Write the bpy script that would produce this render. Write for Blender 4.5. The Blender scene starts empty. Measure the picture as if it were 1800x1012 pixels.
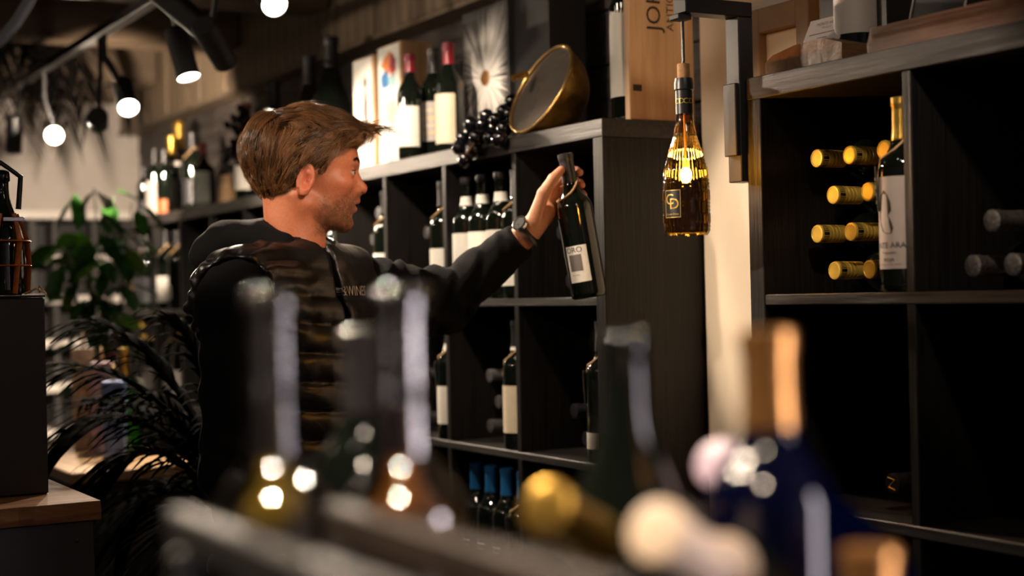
import bpy, math, random
import numpy as np
from mathutils import Vector, Matrix, Euler

random.seed(7); rng = np.random.default_rng(7)
SC = bpy.context.scene
COL = SC.collection
R = math.radians

# ------------------------------------------------------------------ camera
FPX = 2680.0; W0, H0 = 1800, 1012
TH = R(29.56)
CAM = Vector((2.666, -1.736, 1.46))
_fh = Vector((-math.cos(TH), math.sin(TH), 0))
_pt = 11 / FPX
FWD = (_fh + Vector((0, 0, _pt))).normalized()
_rt = FWD.cross(Vector((0, 0, 1))).normalized()
_up = _rt.cross(FWD)
ROLL = 0.022
RGT = (_rt * math.cos(ROLL) - _up * math.sin(ROLL))
UPV = (_rt * math.sin(ROLL) + _up * math.cos(ROLL))
cd = bpy.data.cameras.new('camera'); cam = bpy.data.objects.new('camera', cd); COL.objects.link(cam)
cd.sensor_width = 36; cd.lens = FPX / W0 * 36
cam.matrix_world = Matrix(((RGT.x, UPV.x, -FWD.x, CAM.x), (RGT.y, UPV.y, -FWD.y, CAM.y), (RGT.z, UPV.z, -FWD.z, CAM.z), (0, 0, 0, 1)))
cd.clip_start = 0.02
cd.dof.use_dof = True; cd.dof.focus_distance = 2.75; cd.dof.aperture_fstop = 2.35
SC.camera = cam

def ray(px, py): return FWD + RGT * ((px - W0 / 2) / FPX) + UPV * ((H0 / 2 - py) / FPX)
def P(px, py, d): return CAM + ray(px, py) * d
def onY(px, py, Y): r = ray(px, py); return CAM + r * ((Y - CAM.y) / r.y)
def onX(px, py, X): r = ray(px, py); return CAM + r * ((X - CAM.x) / r.x)
def onZ(px, py, Z): r = ray(px, py); return CAM + r * ((Z - CAM.z) / r.z)

# ------------------------------------------------------------------ world, view
w = bpy.data.worlds.new('world'); SC.world = w; w.use_nodes = True
w.node_tree.nodes['Background'].inputs[0].default_value = (0.55, 0.6, 0.75, 1)
w.node_tree.nodes['Background'].inputs[1].default_value = 0.0015
SC.view_settings.view_transform = 'Standard'; SC.view_settings.look = 'None'
SC.view_settings.gamma = 1; SC.view_settings.use_curve_mapping = False
SC.view_settings.exposure = 0.0
cy = SC.cycles
cy.use_denoising = True
cy.sample_clamp_indirect = 4.0; cy.sample_clamp_direct = 0.0
cy.max_bounces = 10; cy.transparent_max_bounces = 24; cy.caustics_reflective = False; cy.caustics_refractive = False
LAMP_COL = (1.0, 0.80, 0.60)
LAMP_GAIN = 1.0

# ------------------------------------------------------------------ materials
MATS = {}
def newmat(name):
    m = bpy.data.materials.new(name); m.use_nodes = True; MATS[name] = m
    nt = m.node_tree; return m, nt, nt.nodes['Principled BSDF']
def setp(b, **k):
    for n, v in k.items():
        n = {'rough': 'Roughness', 'metal': 'Metallic', 'spec': 'Specular IOR Level', 'coat': 'Coat Weight', 'sheen': 'Sheen Weight', 'trans': 'Transmission Weight', 'ior': 'IOR', 'sss': 'Subsurface Weight', 'coatr': 'Coat Roughness'}[n]
        b.inputs[n].default_value = v
def ramp(nt, fac, c0, c1, p0=0.3, p1=0.7):
    r = nt.nodes.new('ShaderNodeValToRGB'); e = r.color_ramp.elements
    e[0].position, e[1].position = p0, p1; e[0].color = (*c0, 1); e[1].color = (*c1, 1)
    nt.links.new(fac, r.inputs[0]); return r.outputs[0]
def coords(nt, scale=(1, 1, 1), kind='Object'):
    t = nt.nodes.new('ShaderNodeTexCoord'); mp = nt.nodes.new('ShaderNodeMapping'); mp.inputs['Scale'].default_value = scale
    nt.links.new(t.outputs[kind], mp.inputs[0]); return mp.outputs[0]
def noise(nt, vec, scale, detail=4, rough=0.6, dist=0.0):
    n = nt.nodes.new('ShaderNodeTexNoise'); n.inputs['Scale'].default_value = scale; n.inputs['Detail'].default_value = detail
    n.inputs['Roughness'].default_value = rough; n.inputs['Distortion'].default_value = dist
    nt.links.new(vec, n.inputs['Vector']); return n.outputs[0]
def bump(nt, b, h, strength=0.3, dist=0.01):
    n = nt.nodes.new('ShaderNodeBump'); n.inputs['Strength'].default_value = strength; n.inputs['Distance'].default_value = dist
    nt.links.new(h, n.inputs['Height']); nt.links.new(n.outputs[0], b.inputs['Normal'])
def M(name, c, rough=0.5, var=0.15, scale=20.0, bmp=0.0, **k):
    m, nt, b = newmat(name); setp(b, rough=rough, **k)
    f = noise(nt, coords(nt), scale)
    nt.links.new(ramp(nt, f, tuple(x * (1 - var) for x in c), tuple(min(1, x * (1 + var)) for x in c)), b.inputs['Base Color'])
    if bmp: bump(nt, b, f, bmp, 0.004)
    return m
def wood(name, c0, c1, axis='X', scale=3.0, rough=0.5, bmp=0.4, stretch=18, **k):
    m, nt, b = newmat(name); setp(b, rough=rough, **k)
    s = {'X': (1, stretch, stretch), 'Y': (stretch, 1, stretch), 'Z': (stretch, stretch, 1)}[axis]
    f = noise(nt, coords(nt, s), scale, 6, 0.65, 0.6)
    nt.links.new(ramp(nt, f, c0, c1, 0.32, 0.68), b.inputs['Base Color'])
    bump(nt, b, f, bmp, 0.004); return m
def emis(name, c, s):
    m, nt, b = newmat(name)
    b.inputs['Base Color'].default_value = (*c, 1); b.inputs['Emission Color'].default_value = (*c, 1); b.inputs['Emission Strength'].default_value = s; return m
def thin_glass(name, tint, gloss=0.05, amount=0.25, gain=1.0):
    """thin-walled glass: tinted see-through wall plus fresnel reflection"""
    m = bpy.data.materials.new(name); m.use_nodes = True; MATS[name] = m; nt = m.node_tree; nt.nodes.clear()
    o = nt.nodes.new('ShaderNodeOutputMaterial'); mx = nt.nodes.new('ShaderNodeMixShader'); t = nt.nodes.new('ShaderNodeBsdfTransparent'); g = nt.nodes.new('ShaderNodeBsdfGlossy')
    f = nt.nodes.new('ShaderNodeFresnel'); f.inputs[0].default_value = 1.5
    ad = nt.nodes.new('ShaderNodeMath'); ad.operation = 'ADD'; ad.inputs[1].default_value = amount * 0.1
    n = noise(nt, coords(nt), 40); bp = nt.nodes.new('ShaderNodeBump'); bp.inputs['Strength'].default_value = 0.06; bp.inputs['Distance'].default_value = 0.003
    nt.links.new(n, bp.inputs['Height']); nt.links.new(bp.outputs[0], g.inputs['Normal'])
    t.inputs[0].default_value = (*tint, 1); g.inputs['Roughness'].default_value = gloss
    mu = nt.nodes.new('ShaderNodeMath'); mu.operation = 'MULTIPLY'; mu.inputs[1].default_value = gain; nt.links.new(f.outputs[0], mu.inputs[0]); ad.use_clamp = True; nt.links.new(mu.outputs[0], ad.inputs[0]); nt.links.new(ad.outputs[0], mx.inputs[0]); nt.links.new(t.outputs[0], mx.inputs[1]); nt.links.new(g.outputs[0], mx.inputs[2]); nt.links.new(mx.outputs[0], o.inputs[0])
    return m

wood('black_board', (0.010, 0.0088, 0.0086), (0.040, 0.035, 0.033), 'X', 5, 0.42, 0.35, 22)
wood('black_board_shaded', (0.0035, 0.003, 0.0028), (0.013, 0.011, 0.010), 'Z', 5, 0.45, 0.35, 22, spec=0.3)  # upright boards: same finish, shade of their sides put into a darker colour
M('black_back', (0.010, 0.009, 0.009), 0.6)
wood('pine', (0.50, 0.27, 0.12), (0.72, 0.45, 0.24), 'Z', 2.2, 0.5, 0.25, 14)
wood('tan_top', (0.42, 0.24, 0.11), (0.62, 0.39, 0.20), 'X', 2.5, 0.45, 0.25, 14)
wood('slab', (0.10, 0.040, 0.014), (0.32, 0.155, 0.065), 'Y', 3.5, 0.65, 0.8, 12, spec=0.2)
wood('walnut', (0.06, 0.025, 0.014), (0.17, 0.08, 0.045), 'X', 6, 0.55, 0.8, 20)
wood('oak_block', (0.11, 0.048, 0.019), (0.25, 0.125, 0.052), 'Y', 6, 0.5, 0.7, 6)
wood('plank_dark', (0.022, 0.017, 0.015), (0.105, 0.085, 0.075), 'X', 2.2, 0.7, 1.0, 12)
wood('plank_light', (0.10, 0.070, 0.045), (0.24, 0.175, 0.115), 'Z', 2.0, 0.6, 0.6, 10)
wood('beam', (0.05, 0.033, 0.02), (0.13, 0.085, 0.05), 'Y', 1.8, 0.6, 0.6, 9)
wood('ceiling', (0.045, 0.032, 0.022), (0.10, 0.072, 0.048), 'X', 1.8, 0.7, 0.5, 9)
M('plaster', (0.80, 0.68, 0.53), 0.8, 0.05, 6, 0.08)
M('plaster_end', (0.55, 0.50, 0.46), 0.85, 0.08, 5, 0.08)
M('grey_wall', (0.10, 0.09, 0.085), 0.85, 0.2, 4, 0.2)
M('floor', (0.055, 0.045, 0.04), 0.45, 0.3, 3, 0.1)
M('white_paint', (0.82, 0.76, 0.70), 0.5, 0.05)
M('grey_paint', (0.06, 0.055, 0.055), 0.6, 0.1)
M('wine_glass', (0.004, 0.006, 0.004), 0.035, 0.2, 30, 0, spec=0.6)
M('blue_glass', (0.0004, 0.0011, 0.012), 0.08, 0.2, 30, 0, spec=0.5)
M('green_glass', (0.012, 0.09, 0.012), 0.08, 0.2, 30, 0, spec=0.5)
M('amber_wine', (0.30, 0.14, 0.02), 0.08, 0.2, 30, 0, spec=0.5)
M('cap_black', (0.013, 0.012, 0.013), 0.35, 0.2)
M('cap_red', (0.32, 0.012, 0.03), 0.3, 0.2)
M('cap_blue', (0.012, 0.10, 0.26), 0.3, 0.2)
M('cap_gold', (0.62, 0.38, 0.075), 0.28, 0.15, 60, 0.05, metal=0.9)
M('cap_goldmat', (0.62, 0.42, 0.07), 0.38, 0.15, 60, 0.1, metal=0.35)
M('cap_copper', (0.70, 0.34, 0.11), 0.28, 0.2, 60, 0.05, metal=0.9)
M('cap_silver', (0.40, 0.36, 0.33), 0.32, 0.4, 160, 0.4, metal=0.9)
M('cap_glint', (0.30, 0.29, 0.30), 0.22, 0.3, 80, 0.1, metal=0.7)
M('cap_cream', (0.78, 0.60, 0.44), 0.4, 0.05)
M('cap_purple', (0.62, 0.47, 0.60), 0.3, 0.1)
M('cap_orange', (0.40, 0.11, 0.02), 0.35, 0.2)
M('cap_grey', (0.030, 0.028, 0.030), 0.3, 0.3, 80, 0.1)
M('label_white', (0.80, 0.77, 0.70), 0.6, 0.03, 50)
M('label_cream', (0.70, 0.60, 0.44), 0.6, 0.05, 40)
M('label_grey', (0.40, 0.36, 0.34), 0.6, 0.1, 60)
M('label_pink', (0.52, 0.44, 0.40), 0.55, 0.05, 30)
M('label_dark', (0.03, 0.03, 0.035), 0.5, 0.3, 60)
M('label_navy', (0.010, 0.017, 0.045), 0.5, 0.2, 60)
M('label_orange', (0.42, 0.10, 0.02), 0.5, 0.2, 40)
M('ink', (0.015, 0.013, 0.013), 0.6, 0.1)
M('ink_grey', (0.16, 0.14, 0.13), 0.6, 0.1)
M('ink_red', (0.55, 0.05, 0.07), 0.5, 0.1)
M('ink_gold', (0.80, 0.50, 0.11), 0.35, 0.1, metal=0.6)
M('ink_white', (0.75, 0.72, 0.68), 0.6, 0.05)
M('twine', (0.50, 0.31, 0.15), 0.85, 0.25, 200, 0.4)
M('tag', (0.035, 0.033, 0.034), 0.5, 0.2)
M('black_metal', (0.006, 0.006, 0.0065), 0.4, 0.15)
M('grey_metal', (0.026, 0.026, 0.028), 0.4, 0.15)
M('brass', (0.60, 0.33, 0.07), 0.40, 0.45, 26, 0.15, metal=0.95)
M('brass_rim', (0.75, 0.46, 0.16), 0.25, 0.15, 40, 0.05, metal=0.9)
M('lens', (0.075, 0.062, 0.052), 0.22, 0.1, spec=0.7)
M('grape', (0.003, 0.003, 0.0045), 0.07, 0.3, 40, 0, spec=0.7)
M('stem', (0.22, 0.13, 0.05), 0.7, 0.2)
M('leaf', (0.030, 0.115, 0.016), 0.4, 0.5, 9, 0.05)
M('leaf_light', (0.12, 0.26, 0.03), 0.4, 0.3, 9, 0.05)
M('palm', (0.0022, 0.0019, 0.0016), 0.9, 0.3, 20, spec=0.03)
M('palm_light', (0.10, 0.10, 0.095), 0.5, 0.2, 20)
M('terracotta', (0.06, 0.055, 0.05), 0.7, 0.2)
M('cork', (0.40, 0.21, 0.09), 0.8, 0.3, 120, 0.3)
M('leather', (0.60, 0.15, 0.02), 0.35, 0.25, 60, 0.1)
M('black_box', (0.016, 0.014, 0.014), 0.55, 0.25, 12, 0.1)
M('paper', (0.75, 0.66, 0.58), 0.7, 0.03)
M('paper_lilac', (0.55, 0.45, 0.43), 0.7, 0.05)
M('steel', (0.55, 0.55, 0.55), 0.2, 0.1, metal=1.0)
M('denim', (0.012, 0.013, 0.017), 0.8, 0.3, 80, 0.2)
M('shoe', (0.02, 0.015, 0.012), 0.4, 0.2)
M('rail_wood', (0.017, 0.0155, 0.015), 0.5, 0.25, 14, 0.2)
M('rail_brown', (0.030, 0.019, 0.013), 0.5, 0.25, 14, 0.2)
M('eye_white', (0.42, 0.36, 0.32), 0.15, 0.03)
M('iris', (0.06, 0.05, 0.04), 0.1, 0.2)
emis('lamp_face', (1.0, 0.86, 0.68), 30.0)
emis('bulb_glow', (1.0, 0.58, 0.20), 120.0)
thin_glass('clear_glass', (0.90, 0.89, 0.86), 0.03, 1.0, 2.2)
emis('assumed_pane_glow', (.95, .84, .92), 26.0)  # glow of the assumed window, added to streak the foreground bottles
thin_glass('pendant_glass', (0.66, 0.43, 0.10), 0.06, 0.3)

def liquid(name, tint, dens):
    m, nt, b = newmat(name); setp(b, rough=0.03, trans=0.35, ior=1.34)
    b.inputs['Base Color'].default_value = (*tint, 1)
    return m
liquid('white_wine', (0.85, 0.58, 0.07), 20)
liquid('rose_wine', (0.90, 0.34, 0.06), 20)

# ------------------------------------------------------------------ mesh building
class MB:
    def __init__(s): s.v = []; s.f = []
    def add(s, v, f):
        o = len(s.v); s.v += [tuple(x) for x in v]; s.f += [tuple(i + o for i in q) for q in f]; return s
    def box(s, a, b, ch=0.0, mat=None):
        (x0, y0, z0), (x1, y1, z1) = [min(p, q) for p, q in zip(a, b)], [max(p, q) for p, q in zip(a, b)]
        if ch <= 0:
            v = [(x, y, z) for z in (z0, z1) for y in (y0, y1) for x in (x0, x1)]
            f = [(0, 2, 3, 1), (4, 5, 7, 6), (0, 1, 5, 4), (2, 6, 7, 3), (0, 4, 6, 2), (1, 3, 7, 5)]
        else:
            c = min(ch, (x1 - x0) * .49, (y1 - y0) * .49, (z1 - z0) * .49); v = []; idx = {}
            for ix, X in ((0, x0), (1, x1)):
                for iy, Y in ((0, y0), (1, y1)):
                    for iz, Z in ((0, z0), (1, z1)):
                        sx, sy, sz = (c if ix == 0 else -c), (c if iy == 0 else -c), (c if iz == 0 else -c)
                        for k, pt in enumerate(((X, Y + sy, Z + sz), (X + sx, Y, Z + sz), (X + sx, Y + sy, Z))):
                            idx[ix, iy, iz, k] = len(v); v.append(pt)
            I = idx; f = []
            for i in (0, 1):
                q = [I[i, 0, 0, 0], I[i, 1, 0, 0], I[i, 1, 1, 0], I[i, 0, 1, 0]]; f.append(q if i else q[::-1])
                q = [I[0, i, 0, 1], I[1, i, 0, 1], I[1, i, 1, 1], I[0, i, 1, 1]]; f.append(q[::-1] if i else q)
                q = [I[0, 0, i, 2], I[1, 0, i, 2], I[1, 1, i, 2], I[0, 1, i, 2]]; f.append(q if i else q[::-1])
            for i in (0, 1):
                for j in (0, 1):
                    f.append([I[i, j, 0, 0], I[i, j, 1, 0], I[i, j, 1, 1], I[i, j, 0, 1]])
                    f.append([I[i, 0, j, 0], I[i, 1, j, 0], I[i, 1, j, 2], I[i, 0, j, 2]])
                    f.append([I[0, i, j, 1], I[1, i, j, 1], I[1, i, j, 2], I[0, i, j, 2]])
                    for k in (0, 1): f.append([I[i, j, k, 0], I[i, j, k, 1], I[i, j, k, 2]])
        if mat is not None: v = [tuple(mat @ Vector(p)) for p in v]
        return s.add(v, f)
    def lathe(s, prof, n=32, cap0=True, cap1=True):
        v = []; f = []
        for r, z in prof:
            for i in range(n): a = 2 * math.pi * i / n; v.append((r * math.cos(a), r * math.sin(a), z))
        for j in range(len(prof) - 1):
            for i in range(n): k = (i + 1) % n; f.append((j * n + i, j * n + k, (j + 1) * n + k, (j + 1) * n + i))
        if cap0: f.append(tuple(range(n))[::-1])
        if cap1: f.append(tuple((len(prof) - 1) * n + i for i in range(n)))
        return s.add(v, f)
    def tube(s, pts, rad, n=8, flat=1.0, caps=True):
        pts = [Vector(p) for p in pts]; m = len(pts)
        if not hasattr(rad, '__len__'): rad = [rad] * m
        t = [(pts[min(i + 1, m - 1)] - pts[max(i - 1, 0)]).normalized() for i in range(m)]
        u = t[0].orthogonal().normalized() if abs(t[0].z) > .9 else t[0].cross(Vector((0, 0, 1))).normalized()
        v = []; f = []
        for i in range(m):
            u = (u - t[i] * u.dot(t[i])).normalized(); w_ = t[i].cross(u)
            for k in range(n): a = 2 * math.pi * k / n; v.append(pts[i] + (u * math.cos(a) + w_ * (math.sin(a) * flat)) * rad[i])
        for i in range(m - 1):
            for k in range(n): j = (k + 1) % n; f.append((i * n + k, i * n + j, (i + 1) * n + j, (i + 1) * n + k))
        if caps: f.append(tuple(range(n))[::-1]); f.append(tuple((m - 1) * n + k for k in range(n)))
        return s.add(v, f)
    def ball(s, c, r, n=16, m=10, sc=(1, 1, 1)):
        v = []; f = []
        for j in range(m + 1):
            ph = math.pi * j / m
            for i in range(n): a = 2 * math.pi * i / n; v.append((c[0] + r * sc[0] * math.sin(ph) * math.cos(a), c[1] + r * sc[1] * math.sin(ph) * math.sin(a), c[2] - r * sc[2] * math.cos(ph)))
        for j in range(m):
            for i in range(n): k = (i + 1) % n; f.append((j * n + i, j * n + k, (j + 1) * n + k, (j + 1) * n + i))
        return s.add(v, f)
    def xf(s, mat): s.v = [tuple(mat @ Vector(p)) for p in s.v]; return s
    def mesh(s, name, smooth=False, mat=None, ang=35):
        me = bpy.data.meshes.new(name); me.from_pydata(s.v, [], s.f); me.update()
        if smooth:
            me.polygons.foreach_set('use_smooth', [True] * len(me.polygons))
            me.set_sharp_from_angle(angle=R(ang))
        if mat: me.materials.append(MATS[mat])
        return me
def link(name, me, parent=None, loc=(0, 0, 0), rot=(0, 0, 0), sc=None):
    o = bpy.data.objects.new(name, me); COL.objects.link(o); o.parent = parent; o.location = loc; o.rotation_euler = rot
    if sc: o.scale = sc
    return o
def tag(o, label, cat, group=None):
    o['label'] = label; o['category'] = cat
    if group: o['group'] = group
    return o
def thing(name, label, cat, loc=(0, 0, 0), rot=(0, 0, 0), group=None):
    return tag(link(name, None, None, loc, rot), label, cat, group)
def struct(name, mb, mat, smooth=False):
    o = link(name, mb.mesh(name, smooth, mat)); o['kind'] = 'structure'; return o
_cache = {}
def cached(key, fn):
    if key not in _cache: _cache[key] = fn()
    return _cache[key]
def text_vf(s, size, ext=0.0):
    c = bpy.data.curves.new('txt', 'FONT'); c.body = s; c.size = size; c.align_x = 'CENTER'; c.align_y = 'CENTER'; c.extrude = ext; c.resolution_u = 3
    o = bpy.data.objects.new('txt', c); me = o.to_mesh()
    v = [tuple(p.co) for p in me.vertices]; f = [tuple(p.vertices) for p in me.polygons]
    o.to_mesh_clear(); bpy.data.objects.remove(o); bpy.data.curves.remove(c); return v, f
# ------------------------------------------------------------------ the room
WALLY = 0.405
struct('floor', MB().box((-5.4, -3.6, -0.1), (4.2, 0.8, 0.0)), 'floor')
struct('ceiling', MB().box((-5.4, -3.6, 2.62), (4.2, 0.8, 2.72)), 'ceiling')
wb = struct('wall_back', MB().box((-5.4, WALLY + 0.03, 0), (0.0, 0.8, 2.62)), 'grey_wall')
wr = struct('wall_right_back', MB().box((0.0, WALLY + 0.02, 0), (3.2, 0.8, 2.62)).box((3.2, WALLY + .02, 2.2), (3.7, .8, 2.62)).box((3.2, WALLY + .02, 0), (3.7, .8, .35)).box((3.7, WALLY + .02, 0), (4.2, .8, 2.62)), 'plaster')  # opening left for the assumed window
# assumed, unseen window in the wall beyond the shelving, glow added for bottle streaks
wn = struct('assumed_window_1', MB().box((3.2, .47, .35), (3.23, .53, 2.2)).box((3.67, .47, .35), (3.7, .53, 2.2)).box((3.23, .47, 2.15), (3.67, .53, 2.2)).box((3.23, .47, .35), (3.67, .53, .4)), 'grey_metal')
for z0, z1 in ((.4, 1.26), (1.29, 2.15)): link('pane', MB().box((3.23, .49, z0), (3.67, .50, z1)).mesh('pane', False, 'assumed_pane_glow'), wn)
link('assumed_glazing_bar', MB().box((3.23, .475, 1.26), (3.67, .525, 1.29)).mesh('assumed_glazing_bar', False, 'grey_metal'), wn)
struct('wall_left', MB().box((-5.4, -3.6, 0), (-4.86, WALLY + 0.03, 2.62)), 'plaster_end')
struct('wall_front', MB().box((-4.86, -3.6, 0), (4.2, -3.45, 2.62)), 'grey_wall')
struct('wall_right', MB().box((4.05, -3.45, 0), (4.2, WALLY + 0.02, 2.62)), 'grey_wall')
struct('wall_center', MB().box((0.006, 0.25, 0), (0.545, WALLY + 0.02, 2.62), 0.004), 'plaster')
# reclaimed planks on the back wall
pl = cached('plank', lambda: MB().box((0, -0.012, 0.002), (1.205, 0.012, 0.138), 0.003).mesh('plank', False, 'plank_dark'))
for r_ in range(11):
    z = 0.92 + 0.14 * r_
    x = -4.84 - (r_ % 3) * 0.4
    while x < -0.02:
        o = link('plank', pl, wb, (max(x, -4.84), WALLY + 0.018 - random.random() * 0.012, z))
        L = min(x + 1.21, -0.002) - max(x, -4.84); o.scale = (L / 1.21, 1, 1); x += 1.21
# light upright boards of the frieze under the ceiling
fr = struct('trim_1', MB().box((-4.84, 0.30, 2.285), (-0.01, WALLY + 0.0, 2.30)), 'plank_light')
fp = cached('fplank', lambda: MB().box((0.002, -0.012, 0), (0.158, 0.012, 0.31), 0.004).mesh('plank', False, 'plank_light'))
for i in range(30): link('plank', fp, fr, (-4.83 + 0.16 * i, 0.32 - random.random() * 0.01, 2.302))
for i, x in enumerate((-4.2, -3.1, -2.2)):
    struct('trim_%d' % (i + 2), MB().box((x - 0.09, -3.4, 2.44), (x + 0.09, 0.29, 2.615), 0.01), 'beam')
struct('trim_5', MB().box((-4.84, -0.75, 2.44), (-4.74, 0.29, 2.615), 0.01), 'beam')
# sloping soffit board over the far corner
so = MB().box((0, -0.02, -0.35), (0.05, 0.02, 0.35)); 
# ------------------------------------------------------------------ shelving
CELL, DIV, OUT, DEP = 0.335, 0.018, 0.038, 0.39
def shelving(x1, y0, cols, rows, zoff, label):
    Wd = cols * CELL + (cols - 1) * DIV + 2 * OUT; Hh = rows * CELL + (rows - 1) * DIV + 2 * OUT
    t = thing('shelving_unit', label, 'shelf', (x1 - Wd / 2, y0, 0))
    a = -Wd / 2; c = 0.0015
    link('top_board', MB().box((a, 0, Hh - OUT + zoff), (-a, DEP, Hh + zoff), c).mesh('top_board', False, 'black_board'), t)
    link('bottom_board', MB().box((a, 0, 0), (-a, DEP, OUT + zoff), c).mesh('bottom_board', False, 'black_board'), t)
    for s in (0, 1):
        xx = a if s == 0 else -a - OUT
        link('side_panel', MB().box((xx, 0.0005, OUT + zoff), (xx + OUT, DEP - 0.0005, Hh - OUT + zoff), c).mesh('side_panel', False, 'black_board_shaded'), t)
    link('back_panel', MB().box((a + OUT, DEP - 0.008, OUT + zoff), (-a - OUT, DEP - 0.001, Hh - OUT + zoff)).mesh('back_panel', False, 'black_back'), t)
    sh = MB().box((a + OUT, 0.002, 0), (-a - OUT, DEP - 0.009, DIV), c).mesh('shelf', False, 'black_board')
    dv = MB().box((0, 0.003, 0), (DIV, DEP - 0.009, CELL), c).mesh('divider', False, 'black_board_shaded')
    for r_ in range(rows):
        zz = OUT + zoff + r_ * (CELL + DIV)
        if r_ < rows - 1: link('shelf', sh, t, (0, 0, zz + CELL))
        for k in range(cols - 1): link('divider', dv, t, (a + OUT + CELL + k * (CELL + DIV), 0, zz))
    return t
XC1 = 0.0; YR = -0.08; XR0 = onY(1310, 150, YR).x
WU = 5 * CELL + 4 * DIV + 2 * OUT
shelving(XC1, 0.0, 5, 5, 0.0, 'tall black cube shelving unit the man is reaching into, grapes on its top')
shelving(XC1 - WU - 0.001, 0.0, 5, 5, -0.02, 'black cube shelving unit at the far end, next to the green leafy plant')
shelving(XR0 + WU, YR, 5, 5, 0.0, 'black cube shelving unit holding the gold screw-capped bottles, walnut board on top')
TOP = 5 * CELL + 4 * DIV + 2 * OUT
ROWZ = [TOP - OUT - CELL - k * (CELL + DIV) for k in range(5)]      # floor height of each row, from the top

# ------------------------------------------------------------------ bottles
PROF = {
 'bordeaux': [(.030, 0), (.0365, .003), (.0375, .012), (.0375, .176), (.0370, .188), (.0348, .199), (.0300, .209), (.0235, .2185), (.0185, .228), (.0156, .240), (.0146, .254), (.0143, .286), (.0156, .287), (.0156, .299), (.013, .301)],
 'burgundy': [(.032, 0), (.040, .003), (.041, .012), (.041, .140), (.039, .160), (.033, .182), (.025, .205), (.018, .230), (.0148, .252), (.0145, .284), (.0158, .286), (.0158, .298), (.013, .300)],
 'champagne': [(.034, 0), (.043, .004), (.044, .014), (.044, .125), (.042, .150), (.036, .178), (.027, .205), (.019, .235), (.0155, .262), (.0148, .290), (.0175, .293), (.0175, .306), (.0160, .316), (.009, .320)],
 'shoulder': [(.040, 0), (.050, .004), (.052, .015), (.052, .165), (.049, .182), (.038, .198), (.024, .212), (.0175, .226), (.0155, .250), (.0150, .285), (.0170, .287), (.0170, .299), (.014, .301)],
}
def prof_r(kind, z):
    p = PROF[kind]
    for (r0, z0), (r1, z1) in zip(p, p[1:]):
        if z0 <= z <= z1 and z1 > z0: return r0 + (r1 - r0) * (z - z0) / (z1 - z0)
    return p[-1][0]
def smoothprof(p):
    out = [p[0]]
    for i in range(len(p) - 1):
        p0, p1, p2, p3 = p[max(i - 1, 0)], p[i], p[i + 1], p[min(i + 2, len(p) - 1)]
        for t in ((.34, .67, 1.0) if 3 <= i <= len(p) - 6 else (1.0,)):
            h = [0.5 * (2 * b + (c - a) * t + (2 * a - 5 * b + 4 * c - d) * t * t + (3 * b - a - 3 * c + d) * t ** 3) for a, b, c, d in zip(p0, p1, p2, p3)]
            out.append(tuple(h))
    return out
def glass_mesh(kind, mat): return cached(('g', kind, mat), lambda: MB().lathe(smoothprof(PROF[kind]), 36).mesh('glass', True, mat, 60))
def cap_mesh(kind, mat, z0, ribs=False):
    def f():
        top = PROF[kind][-1][1]; e = .0009; pr = [(prof_r(kind, z0) + .0002, z0)]
        zz = z0 + .002
        while zz < top - .001:
            r_ = prof_r(kind, zz) + e
            if ribs and top - .022 < zz: r_ = .0158 + (.0007 if int((top - zz) / .0022) % 2 else 0)
            pr.append((r_, zz)); zz += .0022 if ribs else .004
        pr += [(prof_r(kind, top - .003) + e, top), (prof_r(kind, top) , top + .0012), (0.004, top + .0014)]
        return MB().lathe(pr, 28).mesh('capsule', True, mat, 30)
    return cached(('c', kind, mat, z0, ribs), f)
def screw_mesh(mat):
    def f():
        pr = [(.0150, .238), (.0152, .262), (.0146, .2625), (.0152, .264), (.0152, .270), (.0146, .2705), (.0154, .272), (.0154, .278), (.0148, .2785), (.0156, .280), (.0156, .2995), (.0146, .3022), (.0125, .3026), (.012, .3019), (.002, .3018)]
        return MB().lathe(pr, 32).mesh('screw_cap', True, mat, 30)
    return cached(('s', mat), f)
def arc_mesh(kind, mat, z0, z1, half, yaw=0, e=.0006, name='label', n=22):
    def f():
        v = []; fc = []
        for j, z in enumerate(np.linspace(z0, z1, 5)):
            r_ = prof_r(kind, z) + e
            for i in range(n + 1):
                a = -math.pi / 2 + yaw + half * (2 * i / n - 1); v.append((r_ * math.cos(a), r_ * math.sin(a), z))
        for j in range(4):
            for i in range(n): k = j * (n + 1) + i; fc.append((k, k + 1, k + n + 2, k + n + 1))
        if half > 3.1: pass
        return MB().add(v, fc).mesh(name, True, mat)
    return cached(('a', kind, mat, round(z0, 4), round(z1, 4), round(half, 3), round(yaw, 3), name), f)
def wrap_text(s, size, r_, z, yaw, mat, name='lettering', e=.0012, rot=0):
    v, f = text_vf(s, size); out = []
    for x, y, _ in v:
        x, y = x * math.cos(rot) - y * math.sin(rot), x * math.sin(rot) + y * math.cos(rot)
        a = -math.pi / 2 + yaw + x / r_; out.append(((r_ + e) * math.cos(a), (r_ + e) * math.sin(a), z + y))
    return MB().add(out, f).mesh(name, False, mat)
def twine_mesh(kind):
    def f():
        pts = []
        for i in range(25):
            a = 2 * math.pi * i / 24 - math.pi / 2; dz = -.022 * math.cos(a + math.pi / 2 + .9)
            z = .228 + dz; r_ = prof_r(kind, z) + .002; pts.append((r_ * math.cos(a), r_ * math.sin(a), z))
        m = MB().tube(pts, .0021, 6); m.tube([pts[21], (pts[21][0] * 1.12, pts[21][1] * 1.12, pts[21][2] - .02), (pts[21][0] * 1.15, pts[21][1] * 1.15, pts[21][2] - .035)], .0015, 5)
        return m.mesh('twine', True, 'twine', 80)
    return cached(('t', kind), f)
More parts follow.
